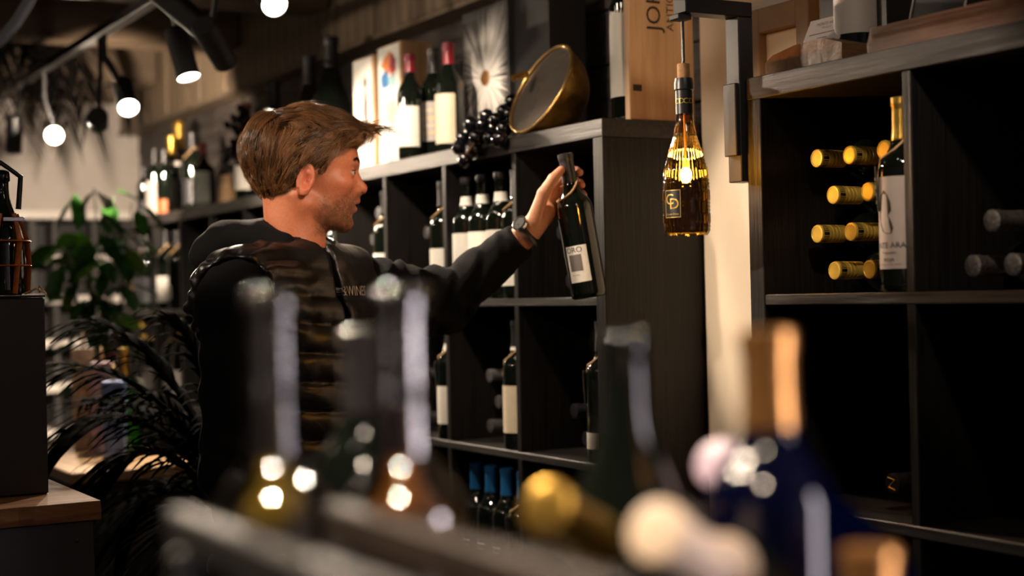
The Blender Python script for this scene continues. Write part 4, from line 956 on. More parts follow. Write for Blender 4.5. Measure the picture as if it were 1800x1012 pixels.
M('hoodie', (.0021, .0021, .0027), .9, .3, 300, .35, spec=.2)
M('vest', (.006, .005, .0048), .36, .2, 60, .0, spec=.55)
_nt = MATS['vest'].node_tree; _b = _nt.nodes['Principled BSDF']; _n = noise(_nt, coords(_nt, (1, 1, 1.6)), 15, 3, .5, .8); bump(_nt, _b, _n, .28, .012)

# joints (metres, world)
HO = P(548, 316, 2.90)                                  # ear canal, near side plane centre
rayh = (HO - CAM); rayh.z = 0; rayh.normalize()
hf0 = rayh.cross(Vector((0, 0, 1))).normalized()
hf = (hf0 * math.cos(R(5)) + rayh * math.sin(R(5))).normalized()      # face direction
hl = Vector((0, 0, 1)).cross(hf).normalized()            # his left, away from the camera
tilt = R(-3.0); hu = (Vector((0, 0, 1)) * math.cos(tilt) - hf * math.sin(tilt)).normalized(); hf = (hf * math.cos(tilt) + Vector((0, 0, 1)) * math.sin(tilt)).normalized()
HC = HO + hl * .072                                      # head frame origin in the mid plane
HM = np.array([tuple(hf), tuple(hl), tuple(hu)], f32).T; HCn = V3(HC)
def toH(p): return (p - HCn) @ HM
def frH(q): return q @ HM.T + HCn
NB = P(520, 462, 2.96); RSH = P(420, 522, 2.80); LSH = P(598, 505, 3.09)
bl = (LSH - RSH); bl.z = 0; bl.normalize(); bf = bl.cross(Vector((0, 0, 1))).normalized()
BC = (RSH + LSH) / 2; BC = BC + bf * .0
BMt = np.array([tuple(bf), tuple(bl), (0, 0, 1)], f32).T; BCn = V3((BC.x, BC.y, 0))
def toB(p): return (p - BCn) @ BMt
def B(x, y, z): return Vector((BC.x, BC.y, 0)) + bf * x + bl * y + Vector((0, 0, z))
REL = P(408, 815, 2.72); RWR = P(466, 1035, 2.60)
LEL = P(778, 533, 3.18); LWR = P(927, 410, 3.125)
HIP = {s: B(-.0, s * .09, .93) for s in (-1, 1)}; KNE = {s: B(.03 * (1 if s > 0 else -.3), s * .11, .50) for s in (-1, 1)}; ANK = {s: B(.0, s * .13, .085) for s in (-1, 1)}

def f_head(p):
    q = toH(p); u, v, w_ = q[..., 0], q[..., 1], q[..., 2]; a = np.stack([u, np.abs(v), w_], -1)
    d = ell(q, (-.016, 0, .036), (.099, .074, .086))
    d = smin(d, ell(q, (.034, 0, .050), (.061, .062, .055)), .02)
    d = smin(d, ell(q, (.036, 0, -.015), (.057, .057, .072)), .02)
    d = smin(d, cap(a, (-.004, .050, -.044), (.068, .012, -.074), .017, .015), .022)
    d = smin(d, sph(q, (.0705, 0, -.0735), .0175), .016)
    d = smin(d, ell(q, (.063, 0, -.034), (.0335, .033, .034)), .014)
    d = smin(d, ell(a, (.057, .044, .000), (.024, .018, .017)), .018)
    d = smin(d, cap(a, (.0865, .0, .041), (.074, .036, .042), .0095, .0095), .014)           # brow
    d = smax(d, -ell(a, (.094, .031, .020), (.017, .019, .0125)), .010)                        # eye sockets
    n = cap(q, (.0855, 0, .028), (.101, 0, -.003), .0068, .0105); n = smin(n, sph(q, (.1045, 0, -.0075), .0105), .006); n = smin(n, sph(a, (.094, .0105, -.0125), .0078), .006)
    n = smax(n, -sph(a, (.1015, .0062, -.0185), .0042), .003); d = smin(d, n, .008)
    d = smin(d, cap(q, (.098, 0, -.016), (.0935, 0, -.027), .005), .006)
    # eyelids
    e = sph(a, (.0735, .031, .0205), .0140); pu = (w_ - .0205) - .16 * (u - .0735) - .0022; plw = -(w_ - .0205) - .25 * (u - .0735) + .0003
    lid = np.minimum(np.maximum(e, -pu), np.maximum(e, -plw)); d = smin(d, lid, .003)
    # lips
    up = cap(a, (.0950, 0, -.0305), (.074, .0235, -.0395), .0062, .003); up = smin(up, cap(q, (.0945, -.005, -.0305), (.0945, .005, -.0305), .0062), .004)
    lw = cap(a, (.0885, 0, -.0495), (.074, .0235, -.0405), .0078, .003)
    d = smin(d, smin(up, lw, .001), .0045); d = smax(d, -ell(q, (.098, 0, -.0405), (.022, .020, .0032)), .003)
    d = smax(d, -ell(q, (.096, 0, -.0625), (.010, .025, .0055)), .010)
    # ear
    ce = (-.010, .0735, .000); Mr = np.array([[math.cos(.22), 0, math.sin(.22)], [0, 1, 0], [-math.sin(.22), 0, math.cos(.22)]], f32)
    ea = (a - V3(ce)) @ Mr; 
    Ry = np.array([[math.cos(.35), -math.sin(.35), 0], [math.sin(.35), math.cos(.35), 0], [0, 0, 1]], f32); eb = ea @ Ry
    ear = ell(eb, (0, .004, 0), (.0175, .0055, .0295)); rim = np.sqrt((np.sqrt((eb[..., 0] / .56) ** 2 + eb[..., 2] ** 2) - .0262) ** 2 * .55 + (eb[..., 1] - .0075) ** 2) - .0030
    rim = np.maximum(rim, -(eb[..., 2] + .020)); ear = smin(ear, rim, .003); ear = smin(ear, ell(eb, (.004, .005, -.0235), (.0085, .0055, .0085)), .006)
    ear = smax(ear, -ell(eb, (.003, .0125, -.003), (.0105, .0115, .0155)), .003); ear = smax(ear, -ell(eb, (-.006, .0125, .010), (.0045, .006, .013)), .003); ear = smin(ear, ell(eb, (.0135, .006, -.004), (.0040, .0045, .0065)), .003)
    d = smin(d, ear, .004)
    # neck
    A = np.array((-.030, 0, -.045), f32); Bn = toH(V3(NB)[None])[0]
    d = smin(d, cap(q, A, Bn + np.array((.004, 0, -.02), f32), .056, .060), .022)
    d = smin(d, cap(a, (-.028, .056, -.030), (Bn[0] + .035, .018, Bn[2] + .005), .012, .011), .014)
    d = smin(d, ell(q, (.012, 0, -.108), (.016, .012, .014)), .016)
    return d
def f_torso(p):
    q = toB(p); d = ell(q, (0, 0, 1.30), (.112, .170, .24)); d = smin(d, ell(q, (0, 0, 1.08), (.105, .150, .22)), .06); d = smin(d, ell(q, (-.01, 0, .93), (.11, .160, .13)), .05)
    d = smin(d, cap(p, RSH, LSH, .058), .06); d = smin(d, cap(p, NB - Vector((0, 0, .02)), RSH, .052, .05), .05); d = smin(d, cap(p, NB - Vector((0, 0, .02)), LSH, .052, .05), .05); return d
def f_arms(p, i=0.0):
    d = smin(cap(p, RSH, REL, .050 + i, .041 + i), cap(p, REL, RWR, .041 + i, .029 + i * .7), .02)
    l = smin(cap(p, LSH, LEL, .050 + i, .041 + i), cap(p, LEL, LWR, .040 + i, .027 + i * .6), .02); return np.minimum(d, l)
def f_legs(p, i=0.0):
    d = None
    for s in (-1, 1):
        l = smin(cap(p, HIP[s], KNE[s], .082 + i, .056 + i), cap(p, KNE[s], ANK[s], .054 + i, .040 + i), .03); d = l if d is None else smin(d, l, .03)
    return d
# left hand on the neck of the bottle, right hand relaxed
DB = 3.155
FING = [[(968, 333, 3.185, .0105), (993, 307, 3.198, .0092), (1013, 300, 3.183, .0085), (1019, 303, 3.158, .0078)],
        [(971, 348, 3.195, .0108), (1000, 327, 3.205, .0094), (1019, 322, 3.187, .0088), (1022, 325, 3.160, .0080)],
        [(970, 364, 3.192, .0102), (1003, 345, 3.202, .0090), (1023, 341, 3.185, .0084), (1026, 343, 3.160, .0076)],
        [(965, 379, 3.180, .0092), (992, 366, 3.195, .0078), (1008, 361, 3.188, .0072), (1015, 360, 3.172, .0066)]]
THB = [(938, 390, 3.118, .0165), (955, 340, 3.122, .0125), (972, 314, 3.133, .0108), (986, 299, 3.141, .0086)]
def f_hand(p):
    d = cap(p, LEL, LWR, .040, .0265); wr = P(929, 408, 3.125)
    for k, fg_ in enumerate(FING):
        mc = P(*fg_[0][:3]); d = smin(d, cap(p, wr + (mc - wr) * .25, mc, .0155, .0125), .016)
    d = smin(d, cap(p, P(940, 395, 3.130), P(962, 372, 3.150), .018, .017), .014)
    th = None
    for a, b in zip(THB, THB[1:]): c = cap(p, P(*a[:3]), P(*b[:3]), a[3], b[3]); th = c if th is None else smin(th, c, .004)
    d = smin(d, th, .010)
    for fg_ in FING:
        fd = None
        for a, b in zip(fg_, fg_[1:]): c = cap(p, P(*a[:3]), P(*b[:3]), a[3], b[3]); fd = c if fd is None else smin(fd, c, .003)
        d = smin(d, fd, .0035)
    return d
RF = (RWR - REL).normalized()
def f_rhand(p):
    d = cap(p, REL, RWR, .041, .027); fw = bf * .45 + Vector((0, 0, -.9)); fw.normalize(); sd = bf
    pal = RWR + fw * .05
    d = smin(d, cap(p, RWR, pal, .026, .022), .015)
    for k in range(4):
        b0 = RWR + fw * .085 + sd * (.030 - .020 * k); L = (.036, .041, .038, .030)[k]; b1 = b0 + fw * L - bl * -.004; b2 = b1 + (fw + bl * .55).normalized() * L * .6; b3 = b2 + (fw * .5 + bl * .85).normalized() * L * .5
        d = smin(d, cap(p, pal + sd * (.016 - .011 * k), b0, .013, .0100), .010)
        fd = smin(smin(cap(p, b0, b1, .0098, .0088), cap(p, b1, b2, .0088, .0080), .003), cap(p, b2, b3, .008, .007), .003); d = smin(d, fd, .003)
    t0 = RWR + sd * .018 + fw * .02; t1 = t0 + (sd * .7 + fw * .7) * .038; t2 = t1 + (sd * .25 + fw * .95) * .030
    return smin(d, smin(cap(p, t0, t1, .0150, .0110), cap(p, t1, t2, .011, .0085), .004), .010)

FEET = Vector((BC.x, BC.y, 0))
def build_body():
    Vs, Fs, Cs, n = [], [], [], 0
    def put(V, F, C):
        nonlocal n; Vs.append(V); Fs.append(F + n); Cs.append(C); n += len(V)
    skin = np.array((.51, .165, .078))
    # head and neck
    h = V3(HC); V, F = surfnet(f_head, h - np.array((.20, .20, .235)), h + np.array((.20, .20, .15)), .0021)
    zc = NB.z - .035; keep = V[F].mean(1)[:, 2] > zc; F = F[keep]
    q = toH(V.astype(f32)); u, v, w_ = q[:, 0], np.abs(q[:, 1]), q[:, 2]; C = np.tile(skin, (len(V), 1))
    def mixc(mask, c): nonlocal C; C = C * (1 - mask[:, None]) + np.array(c) * mask[:, None]
    def g(c, r_): return np.exp(-(((u - c[0]) / r_[0]) ** 2 + ((v - c[1]) / r_[1]) ** 2 + ((w_ - c[2]) / r_[2]) ** 2))
    mixc(.55 * g((.07, .045, -.008), (.03, .03, .022)), (.60, .17, .095)); mixc(.5 * g((.108, 0, -.008), (.014, .016, .012)), (.62, .18, .11)); mixc(.7 * g((-.01, .08, 0), (.025, .018, .035)), (.60, .15, .085))
    nz = .5 + .5 * wob(q, 230.0)
    jawline = np.clip((-.022 - w_ - .30 * np.clip(.05 - u, -1, .05)) / .02, 0, 1) * np.clip((u - .002) / .02, 0, 1) * np.clip((w_ + .115) / .02, 0, 1)
    mixc(np.clip(.85 * jawline * (.45 + .8 * nz), 0, .88), (.16, .062, .030)); mo = g((.0985, 0, -.023), (.012, .024, .007)); mixc(np.clip(.6 * mo * (.4 + .8 * nz), 0, 1), (.17, .065, .03))
    lips = np.maximum(g((.096, .006, -.0325), (.010, .019, .0048)), g((.090, .006, -.0480), (.010, .018, .0058))); mixc(np.clip(lips * 1.2 - .25, 0, .8), (.50, .12, .085))
    mixc(np.clip(1.3 * g((.092, .0, -.0405), (.016, .02, .0028)) - .3, 0, .9), (.10, .02, .015))
    hairm = np.clip((w_ - hairline(u)) / .006, 0, 1); mixc(hairm * .8, (.10, .045, .020))
    sb = np.exp(-(((u - .012) / .011) ** 2 + ((w_ - .012) / .022) ** 2)) * (v > .04); mixc(np.clip(.7 * sb * (.5 + .6 * nz), 0, .8), (.13, .055, .028))
    put(V, F, C)
    # hand and forearm
    pts = np.array([tuple(P(*a[:3])) for f_ in FING for a in f_] + [tuple(P(*a[:3])) for a in THB] + [tuple(P(895, 437, 3.13))]); lo, hi = pts.min(0) - .03, pts.max(0) + .03
    V, F = surfnet(f_hand, lo, hi, .0016); hp = V3(P(968, 372, 3.15)); C = np.tile(np.array((.62, .29, .17)), (len(V), 1))
    tips = np.array([tuple(P(*f_[-1][:3])) for f_ in FING] + [tuple(P(*THB[-1][:3]))]); dm = np.min(np.linalg.norm(V[:, None] - tips[None], axis=2), 1); mk = np.exp(-(dm / .016) ** 2)[:, None] * .5; C = C * (1 - mk) + np.array((.62, .17, .11)) * mk
    nail = np.zeros(len(V))
    for f_ in FING + [THB]:
        a, b = np.array(tuple(P(*f_[-2][:3]))), np.array(tuple(P(*f_[-1][:3]))); nail = np.maximum(nail, 0)
    put(V, F, C)
    V, F = surfnet(f_rhand, np.array(tuple(RWR)) - .20, np.array(tuple(RWR)) + np.array((.20, .20, .10)), .0030); put(V, F, np.tile(np.array((.60, .28, .16)), (len(V), 1)))
    # body hidden under the clothes
    fb_ = lambda p: smin(smin(f_torso(p), f_legs(p), .03), f_arms(p), .03)
    allp = np.array([tuple(x) for x in (RSH, LSH, REL, LEL, LWR, ANK[-1], ANK[1])]); V, F = surfnet(lambda p: fb_(p) + .004, allp.min(0) - .2, allp.max(0) + .15, .014)
    put(V, F, np.tile(skin, (len(V), 1)))
    V = np.concatenate(Vs) - np.array(tuple(FEET)); return np_mesh('person', V, np.concatenate(Fs), 'skin', np.concatenate(Cs))
def hairline(u):
    xs = np.array([-.2, -.136, -.126, -.106, -.086, -.070, -.045, -.032, -.027, .004, .016, .024, .034, .060, .078, .2]); ys = np.array([.09, .036, .010, -.013, -.034, -.039, -.032, -.020, .020, .026, .016, .016, .038, .048, .062, .085]); return np.interp(u, xs, ys)
HEADBASE = lambda q: ell(q, (-.016, 0, .036), (.099, .074, .086))
def f_hairq(q):
    u, v, w_ = q[..., 0], q[..., 1], q[..., 2]
    d = ell(q, (-.027, 0, .050), (.100, .084, .090)); d = smin(d, ell(q, (.005, 0, .095), (.075, .070, .050)), .02); d = smin(d, ell(q, (.052, -.004, .098), (.050, .062, .032)), .02)
    d = smin(d, ell(q, (-.070, 0, .065), (.060, .070, .065)), .02)
    d = smin(d, ell(q, (-.060, 0, -.004), (.047, .054, .042)), .02)
    cut = hairline(u) - w_; d = smax(d, cut * .8, .010); d = np.maximum(d, -(ell(q, (.034, 0, .050), (.059, .060, .053))))
    return d
def f_hair(p):
    q = toH(p); d = f_hairq(q); x = q[..., 0] * .9 + q[..., 2] * .35
    rd = np.sin(q[..., 1] * 260 + 9 * q[..., 0] + 3 * np.sin(x * 60)) * .5 + .5 * np.sin((q[..., 2] - .5 * q[..., 0]) * 230 + 4 * np.sin(q[..., 1] * 70))
    return d + .0018 * rd
def build_hair():
    h = V3(HC); V, F = surfnet(f_hair, h - np.array((.19, .19, .06)), h + np.array((.19, .19, .19)), .0032); q0 = toH(V.astype(f32))
    base = np_mesh('hair', V - np.array(tuple(FEET)), F, 'hair_base')
    # guide locks combed over the volume, then strands gathered around each guide
    N = 820; sel = rng.choice(len(q0), N * 2); p = q0[sel]; p = p[p[:, 2] > hairline(p[:, 0]) + .002][:N]; N = len(p)
    I3 = np.eye(3, dtype=f32)
    def grad(q):
        e = 1e-3; g_ = np.stack([f_hairq(q + I3[i] * e) - f_hairq(q - I3[i] * e) for i in range(3)], 1) / (2 * e); return g_ / (np.linalg.norm(g_, axis=1, keepdims=True) + 1e-6)
    def flow(q):
        n_ = len(q); u, v, w_ = q[:, 0], q[:, 1], q[:, 2]; o_ = np.zeros(n_)
        wt = np.clip((w_ - .088) / .03, 0, 1) * np.clip((u + .085) / .03, 0, 1); wbk = np.clip((-.050 - u) / .04, 0, 1) * (1 - wt); ws = np.clip(1 - wt - wbk, 0.02, 1)
        top = np.stack([o_ + 1.0, o_ - .35, .18 - 6.0 * np.clip(u - .05, 0, 1)], 1); side = np.stack([o_ - .70, o_, -.62 + .40 * np.clip(u * 20, -1, 1)], 1); bk = np.stack([2.5 * np.clip(.02 - w_, 0, .1), o_, o_ - 1], 1)
        fr = (np.clip((u - .03) / .03, 0, 1) * np.clip((.115 - w_) / .03, 0, 1) * (1 - wt))[:, None]; side = side * (1 - fr) + (np.array((-.15, 0, -.75)) * .5 + side * .5) * fr
        return (top * wt[:, None] + bk * wbk[:, None] + side * ws[:, None]).astype(f32)
    S = 10; cl = rng.normal(0, 1, (N, 3)).astype(f32); ph = np.stack([wob(p, 40.0, 1.0), wob(p, 40.0, 4.0), wob(p, 40.0, 9.0)], 1).astype(f32)
    onTop = (p[:, 2] > .085) & (p[:, 0] > -.09); L = np.where(onTop, rng.uniform(.05, .085, N), rng.uniform(.035, .065, N)).astype(f32); L = np.where(p[:, 2] < .02, L * .38, L)
    lift = np.where(onTop, rng.uniform(.000, .0065, N), rng.uniform(-.001, .0045, N)).astype(f32); path = [p.copy()]; cur = p.copy()
    for s in range(S - 1):
        t_ = s / (S - 1); d = flow(cur) + .36 * ph + .12 * cl * (1 + t_); n_ = grad(cur); free = (cur[:, 0] > .090) & (cur[:, 2] > .08)
        dt = d - n_ * (d * n_).sum(1, keepdims=True) * np.where(free, .45, 1.0)[:, None]; dt /= np.linalg.norm(dt, axis=1, keepdims=True) + 1e-6
        cur = cur + dt * (L / (S - 1))[:, None]; sd = f_hairq(cur); tgt = lift * np.sin(math.pi * min(1, .15 + t_)) + .0008; corr = np.where(free, np.minimum(0, sd - .001), sd - tgt); cur = cur - n_ * corr[:, None] * .9; path.append(cur.copy())
    G = np.stack(path, 1)                                         # N, S, 3
    K = 25; gi = np.repeat(np.arange(N), K); NS = len(gi); T0 = np.gradient(G, axis=1); T0 /= np.linalg.norm(T0, axis=2, keepdims=True) + 1e-9
    nG = np.stack([grad(G[:, i].astype(f32)) for i in range(S)], 1); sG = np.cross(T0, nG); sG /= np.linalg.norm(sG, axis=2, keepdims=True) + 1e-9
    a1 = rng.normal(0, .0062, NS)[:, None, None]; a2 = rng.normal(0, .0016, NS)[:, None, None]; tp = np.linspace(1, .40, S)[None, :, None]; ext = rng.uniform(.75, 1.12, NS)[:, None, None]
    fly = rng.random(NS) < .03; tp = np.where(fly[:, None, None], np.linspace(1, 2.2, S)[None, :, None], tp)
    path = G[gi] + sG[gi] * a1 * tp + nG[gi] * (a2 * tp + np.where(fly[:, None, None], .006 * np.linspace(0, 1, S)[None, :, None] ** 2, 0)); path = path[:, :1] + (path - path[:, :1]) * ext
    path += (np.sin(np.linspace(0, 7, S)[None, :, None] + rng.uniform(0, 6, (NS, 1, 3))) * .0005)
    T = np.gradient(path, axis=1); T /= np.linalg.norm(T, axis=2, keepdims=True) + 1e-9; nn = nG[gi]; sdv = np.cross(T, nn); sdv /= np.linalg.norm(sdv, axis=2, keepdims=True) + 1e-9; nn2 = np.cross(sdv, T)
    wd = (np.array([.5, .9, 1, 1, 1, .95, .85, .7, .5, .12]) * .00034)[None, :, None] * rng.uniform(.6, 1.4, (NS, 1, 1)) * np.where(fly, .55, 1)[:, None, None]
    V2 = np.stack([path - sdv * wd, path + sdv * wd, path + nn2 * wd * .9], 2).reshape(-1, 3)
    i0 = (np.arange(NS)[:, None] * S + np.arange(S - 1)[None]).ravel() * 3; Fq = np.concatenate([np.stack([i0 + k, i0 + (k + 1) % 3, i0 + 3 + (k + 1) % 3, i0 + 3 + k], 1) for k in range(3)])
    tg = rng.uniform(0, 1, N) ** 1.6; tone = np.clip(.75 * tg[gi] + .30 * rng.uniform(-.5, 1, NS) + .22 * np.clip((p[gi, 2] - .04) / .1, 0, 1), 0, 1)
    c = np.array((.022, .009, .0035))[None] * (1 - tone[:, None]) + np.array((.36, .165, .058))[None] * tone[:, None]; C2 = np.repeat(c, S * 3, 0)
    st = np_mesh('strands', frH(V2.astype(f32)) - V3(FEET), Fq, 'hair', C2); st_ = st; return base, st
def strands_on(fn, pts, dirs, length, wid, col, name):
    """short hairs on the skin: flat thin blades"""
    v = []; f_ = []
    for p, d in zip(pts, dirs):
        sd = np.cross(d, (.3, .9, .2)); sd /= np.linalg.norm(sd) + 1e-9; k = len(v); v += [p - sd * wid, p + sd * wid, p + d * length * .6 + sd * wid * .7, p + d * length]; f_.append((k, k + 1, k + 2, k + 3))
    V = np.array(v, f32); return np_mesh(name, frH(V) - V3(FEET), np.array(f_), 'hair', np.tile(np.array(col), (len(V), 1)))

# clothes
CUFF = P(916, 419, 3.127)
def f_hoodie(p):
    arm = f_arms(p, .0)
    rl = smin(cap(p, RSH, REL, .069, .058), cap(p, REL, RWR - RF * .03, .058, .043), .03); fl = (LWR - LEL).normalized()
    ll = smin(cap(p, LSH, LEL, .070, .059), cap(p, LEL, CUFF, .059, .0415), .03); ll = smin(ll, cap(p, LSH + (LEL - LSH) * .2, LSH + (LEL - LSH) * .8, .066), .02)
    t1 = ((p - V3(LEL)) @ V3(fl)); endc = float((CUFF - LEL).dot(fl)); ll = np.maximum(ll, t1 - endc)
    axd = V3((LEL - LSH).normalized()); s1 = (p - V3(LSH)) @ axd
    fold = .0042 * np.sin(s1 * 150 + 3 * wob(p, 28.0)) * np.clip((s1 - .02) / .05, 0, 1) * np.clip((.33 - s1) / .06, 0, 1) + .004 * np.sin(t1 * 120 + 3.2 * wob(p, 24.0, 3)) * np.clip((.12 - t1) / .08, 0, 1) * np.clip((t1 + .1) / .05, 0, 1)
    cuff = .0025 * np.clip((t1 - endc + .055) / .004, 0, 1); ll = ll + fold * .9 + cuff
    rl = rl + .0060 * wob(p, 16.0, 5.0) + .003 * np.sin((p - V3(RSH)) @ V3((REL - RSH).normalized()) * 90 + 4 * wob(p, 15.0, 2))
    d = np.minimum(rl, ll); d = smin(d, f_torso(p) - .010, .03)
    # hood and neckline
    up = Vector((0, 0, 1)); nb = NB
    col = tor(p, P(518, 430, 2.955), (up + bf * .55), .070, .018); hood = ell(p, P(437, 428, 2.96), (.085, .085, .046)); hood = smin(hood, ell(p, P(412, 452, 2.95), (.055, .09, .055)), .03)
    hood = smin(hood, cap(p, P(400, 418, 2.93), P(500, 428, 2.885), .026, .022), .025); hood = hood + .004 * wob(p, 40.0, 8)
    d = smin(d, smin(col, hood, .02), .018)
    q = toH(p); d = smax(d, -cap(p, P(528, 380, 2.95), P(522, 470, 2.96), .0595, .052), .006); return d
QP = .054
def f_vest(p):
    q = toB(p); z = q[..., 2] + .012 * np.sin(q[..., 1] * 9 + 1) ; ph = ((z - .93) / QP) % 1.0; puff = .0135 * np.sqrt(np.clip(np.sin(math.pi * ph), 0, 1)) * np.clip((1.475 - q[..., 2]) / .02, .35, 1)
    d = f_torso(p) - .020 - puff - .0020 * wob(p, 34.0, 1.0) - .0005 * wob(p, 90.0, 3.0)
    # ruffled shoulder
    sd = np.linalg.norm(p - V3(RSH), axis=-1); d = d - .0042 * np.sin(np.arctan2(q[..., 2] - RSH.z + .03, q[..., 0]) * 17 + 2.5 * wob(p, 22.0)) * np.exp(-((sd - .105) / .035) ** 2)
    for S_, E_ in ((RSH, REL), (LSH, LEL)):
        dr = (E_ - S_).normalized(); ex = S_ + (bl * (-1 if S_ is RSH else 1)) * .04 + bf * .024
        d = smax(d, -cap(p, ex, ex + dr * .16 + bl * (-.06 if S_ is RSH else .02), .069, .076), .010)
    out = np.abs(q[..., 1]) - .235; d = smax(d, out, .01)
    cl = tor(p, P(522, 455, 2.965), Vector((0, 0, 1)) + bf * .50, .088, .019) + .003 * wob(p, 70.0, 2); gap = .016 - np.abs(q[..., 1]); cl = np.maximum(cl, np.where(q[..., 0] > 0, gap, -1)); d = smin(d, cl, .012)
    d = smax(d, -cap(p, P(528, 360, 2.95), P(520, 475, 2.965), .070, .066), .006)
    d = np.maximum(d, .95 - q[..., 2]); zipc = .010 - np.sqrt(q[..., 1] ** 2 + (np.clip(.05 - q[..., 0], 0, 1)) ** 2 * 100); d = smax(d, np.minimum(zipc * .6, .004), .003); return d
def march(fn, o, d, steps=90):
    o = np.array(tuple(o), f32); d = np.array(tuple(d), f32); t = 0.0
    for _ in range(steps): t += float(fn((o + d * t)[None])[0]) * .7
    return Vector((o + d * t).tolist())

person = link('person', build_body(), None, FEET)
tag(person, 'man in black puffer vest and hoodie in profile, reaching his left hand for a bottle', 'person')
hb, hs_ = build_hair(); ho = link('hair', hb, person); link('strands', hs_, ho)
for s in (-1, 1):
    c = frH(np.array([(.0735, s * .031, .0205)], f32))[0] - V3(FEET); eo = link('eye', MB().ball((0, 0, 0), .0130, 20, 14).mesh('eye', True, 'eye_white', 180), person, c)
    gz = (hf * .95 - hl * .24 - hu * .08).normalized(); link('iris', MB().ball(gz * .0076, .0066, 16, 10).mesh('iris', True, 'iris', 180), eo)
r2 = np.random.default_rng(5); pts, drs = [], []
for s in (-1, 1):
    for _ in range(420):
        k = r2.random(); y = .010 + .034 * k; pts.append((.0955 - .45 * max(0, y - .012) * .9 - .10 * max(0, y - .03) + r2.normal(0, .0006), s * y, .0415 + .006 * math.sin(k * 2.4) + r2.normal(0, .0014))); drs.append(np.array((-.35, s * .8, .35 - .7 * k)) + r2.normal(0, .15, 3))
for s in (-1, 1):
    lash = []
    for a in np.linspace(-1.15, 1.15, 13): lash.append((.0735 + .0146 * math.cos(a) * .97, s * .031 + .0146 * math.sin(a), .0205 + .0026 + .0146 * math.cos(a) * .20))
    link('eyelashes', MB().tube([Vector(frH(np.array([q], f32))[0].tolist()) - FEET for q in lash], [.0003] + [.0009] * 11 + [.0003], 5).mesh('eyelashes', True, 'ink', 80), person)
def snap(pts, off):
    p = frH(np.array(pts, f32))
    for _ in range(6):
        d = f_head(p); e = 1e-3; g_ = np.stack([f_head(p + np.eye(3, dtype=f32)[i] * e) - d for i in range(3)], 1) / e; g_ /= np.linalg.norm(g_, axis=1, keepdims=True) + 1e-6; p = p - g_ * (d - off)[:, None]
    return toH(p)
link('eyebrows', strands_on(None, snap(pts, .0006), drs, .0075, .00040, (.09, .038, .016), 'eyebrows'), person)
pts, drs = [], []
while len(pts) < 3600:
    u, w_ = r2.uniform(.0, .10), r2.uniform(-.105, .0); v = r2.choice((-1, 1)) * r2.uniform(0, .07); jl = np.clip((-.018 - w_ - .30 * np.clip(.05 - u, -1, .05)) / .02, 0, 1) * np.clip((u - .004) / .02, 0, 1)
    if r2.random() < jl: pts.append((u, v, w_)); drs.append(np.array((.25, np.sign(v) * .45, -.85)) + r2.normal(0, .25, 3))
sp = snap(pts, .0002); kk = ~((np.abs(sp[:, 2] + .0405) < .016) & (sp[:, 0] > .078) & (np.abs(sp[:, 1]) < .023)); link('stubble', strands_on(None, sp[kk], [d for d, k in zip(drs, kk) if k], .0030, .00022, (.13, .055, .022), 'stubble'), person)
off = np.array(tuple(FEET))
lo = np.array([tuple(x) for x in (RSH, LSH, REL, RWR, LEL, LWR)]).min(0) - .13; hi = np.array([tuple(x) for x in (RSH, LSH, REL, LEL, LWR)]).max(0) + .13; lo[2] = .92; hi[2] = 1.66
V, F = surfnet(f_hoodie, lo, hi, .0062); hood = link('hoodie', np_mesh('hoodie', V - off, F, 'hoodie'), person); hood['label'] = 'black cotton hoodie with long sleeves'
V, F = surfnet(f_vest, np.array(tuple(B(0, 0, .90))) - np.array((.30, .30, 0)), np.array(tuple(B(0, 0, 1.62))) + np.array((.30, .30, 0)), .0048); vest = link('vest', np_mesh('vest', V - off, F, 'vest'), person); vest['label'] = 'glossy black quilted puffer vest'
# zip and chest lettering
zp = []
for z in np.linspace(1.50, .98, 27): zp.append(march(f_vest, B(.5, 0.0, z), -bf) + bf * .001 - FEET)
link('zip', MB().tube(zp, .0042, 6, .6).mesh('zip', True, 'black_metal', 60), vest)
link('zip_puller', MB().tube([zp[1], zp[1] + Vector((0, 0, -.03)) + bf * .006], .003, 6).mesh('zip_puller', True, 'grey_metal'), vest)
v, f_ = text_vf('&WINES', .027); out = []
co = B(.5, .054, march(f_vest, CAM, (P(612, 512, 3) - CAM).normalized()).z)
for x, y, _ in v: out.append(march(f_vest, co + bl * x + Vector((0, 0, y)), -bf, 40) + bf * .0012 - FEET)
link('lettering', MB().add(out, f_).mesh('lettering', False, 'ink_white'), vest)
V, F = surfnet(lambda p: np.maximum(smin(f_legs(p, .014), f_torso(p) - .012, .03) + .003 * wob(p, 24.0), np.maximum(p[..., 2] - 1.0, .05 - p[..., 2])), np.array(tuple(B(0, 0, .03))) - np.array((.3, .3, 0)), np.array(tuple(B(0, 0, 1.02))) + np.array((.3, .3, 0)), .011); link('trousers', np_mesh('trousers', V - off, F, 'denim'), person)
for s in (-1, 1):
    a = ANK[s]; V, F = surfnet(lambda p: np.maximum(smin(smin(cap(p, a + Vector((0, 0, -.02)) - bf * .02, a + bf * .12 - Vector((0, 0, .045)), .046, .036), cap(p, a, a + Vector((0, 0, .03)), .045), .02), cap(p, a + bf * .05 - Vector((0, 0, .05)), a + bf * .15 - Vector((0, 0, .05)), .04, .038), .02), .002 - p[..., 2]), np.array(tuple(a)) - np.array((.25, .25, .1)), np.array(tuple(a)) + np.array((.25, .25, .09)), .008); so_ = link('shoe', np_mesh('shoe', V - off, F, 'shoe'), person)
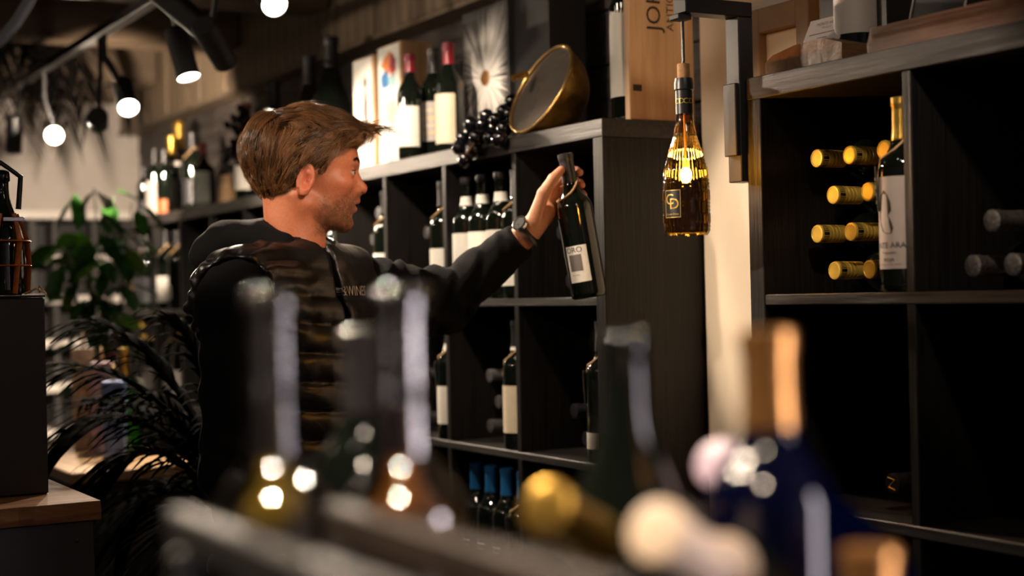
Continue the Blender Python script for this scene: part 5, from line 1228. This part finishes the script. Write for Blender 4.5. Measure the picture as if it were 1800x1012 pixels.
# watch
fl = (LWR - LEL).normalized(); wc = P(930, 406, 3.125); side = fl.cross(Vector((0, 0, 1))).normalized(); upn = side.cross(fl)
toc = (CAM - wc).normalized(); toc = (toc - fl * toc.dot(fl)).normalized(); dirn = (toc * .75 + upn * .65).normalized(); sd2 = fl.cross(dirn)
wt = link('watch', MB().tube([wc + (dirn * math.cos(q) * 1.05 + sd2 * math.sin(q) * 1.05) * .0298 - FEET for q in np.linspace(0, 2 * math.pi, 33)], .0085, 8, .28).mesh('watch', True, 'black_metal', 80), person); wt['label'] = 'black strap wristwatch with steel case'
Mw = Matrix((( *[sd2[0], fl[0], dirn[0]], 0), (sd2[1], fl[1], dirn[1], 0), (sd2[2], fl[2], dirn[2], 0), (0, 0, 0, 1))); Mw = Matrix.Translation(wc + dirn * .030 - FEET) @ Mw
link('watch_case', MB().lathe([(.015, -.002), (.017, 0), (.017, .006), (.014, .008), (.013, .007), (.001, .007)], 28).xf(Mw).mesh('watch_case', True, 'steel', 40), wt)
# the bottle in the hand
top, bot = P(993.5, 271, DB), P(1037, 523, DB - .002); ax = (top - bot).normalized(); Lb = (top - bot).length
q = ax.to_track_quat('Z', 'Y'); rotb = q.to_matrix()
tocam = (CAM - bot); tl = rotb.inverted() @ tocam; yawc = math.atan2(tl.y, tl.x) + math.pi / 2
def yawm(me_fn): return me_fn
hbt = thing('wine_bottle', 'dark wine bottle with grey capsule and twine held up in the hand of the man', 'bottle', bot); hbt.rotation_euler = (rotb.to_4x4() @ Matrix.Rotation(yawc - .35, 4, 'Z')).to_euler(); s_ = Lb / .301; hbt.scale = (s_, s_, s_)
link('glass', glass_mesh('bordeaux', 'wine_glass'), hbt)
link('capsule', cap_mesh('bordeaux', 'cap_grey', .240), hbt)
lb = link('label', arc_mesh('bordeaux', 'label_white', .035, .110, .62), hbt)
link('print', arc_mesh('bordeaux', 'ink_grey', .058, .092, .36, -.10, .0011, 'print'), lb)
link('lettering', wrap_text('ORO', .016, .0375, .101, -.1, 'ink'), lb); link('lettering', wrap_text('rioja tinto', .0045, .0375, .050, -.2, 'ink_grey'), lb)
link('twine', twine_mesh('bordeaux'), hbt)
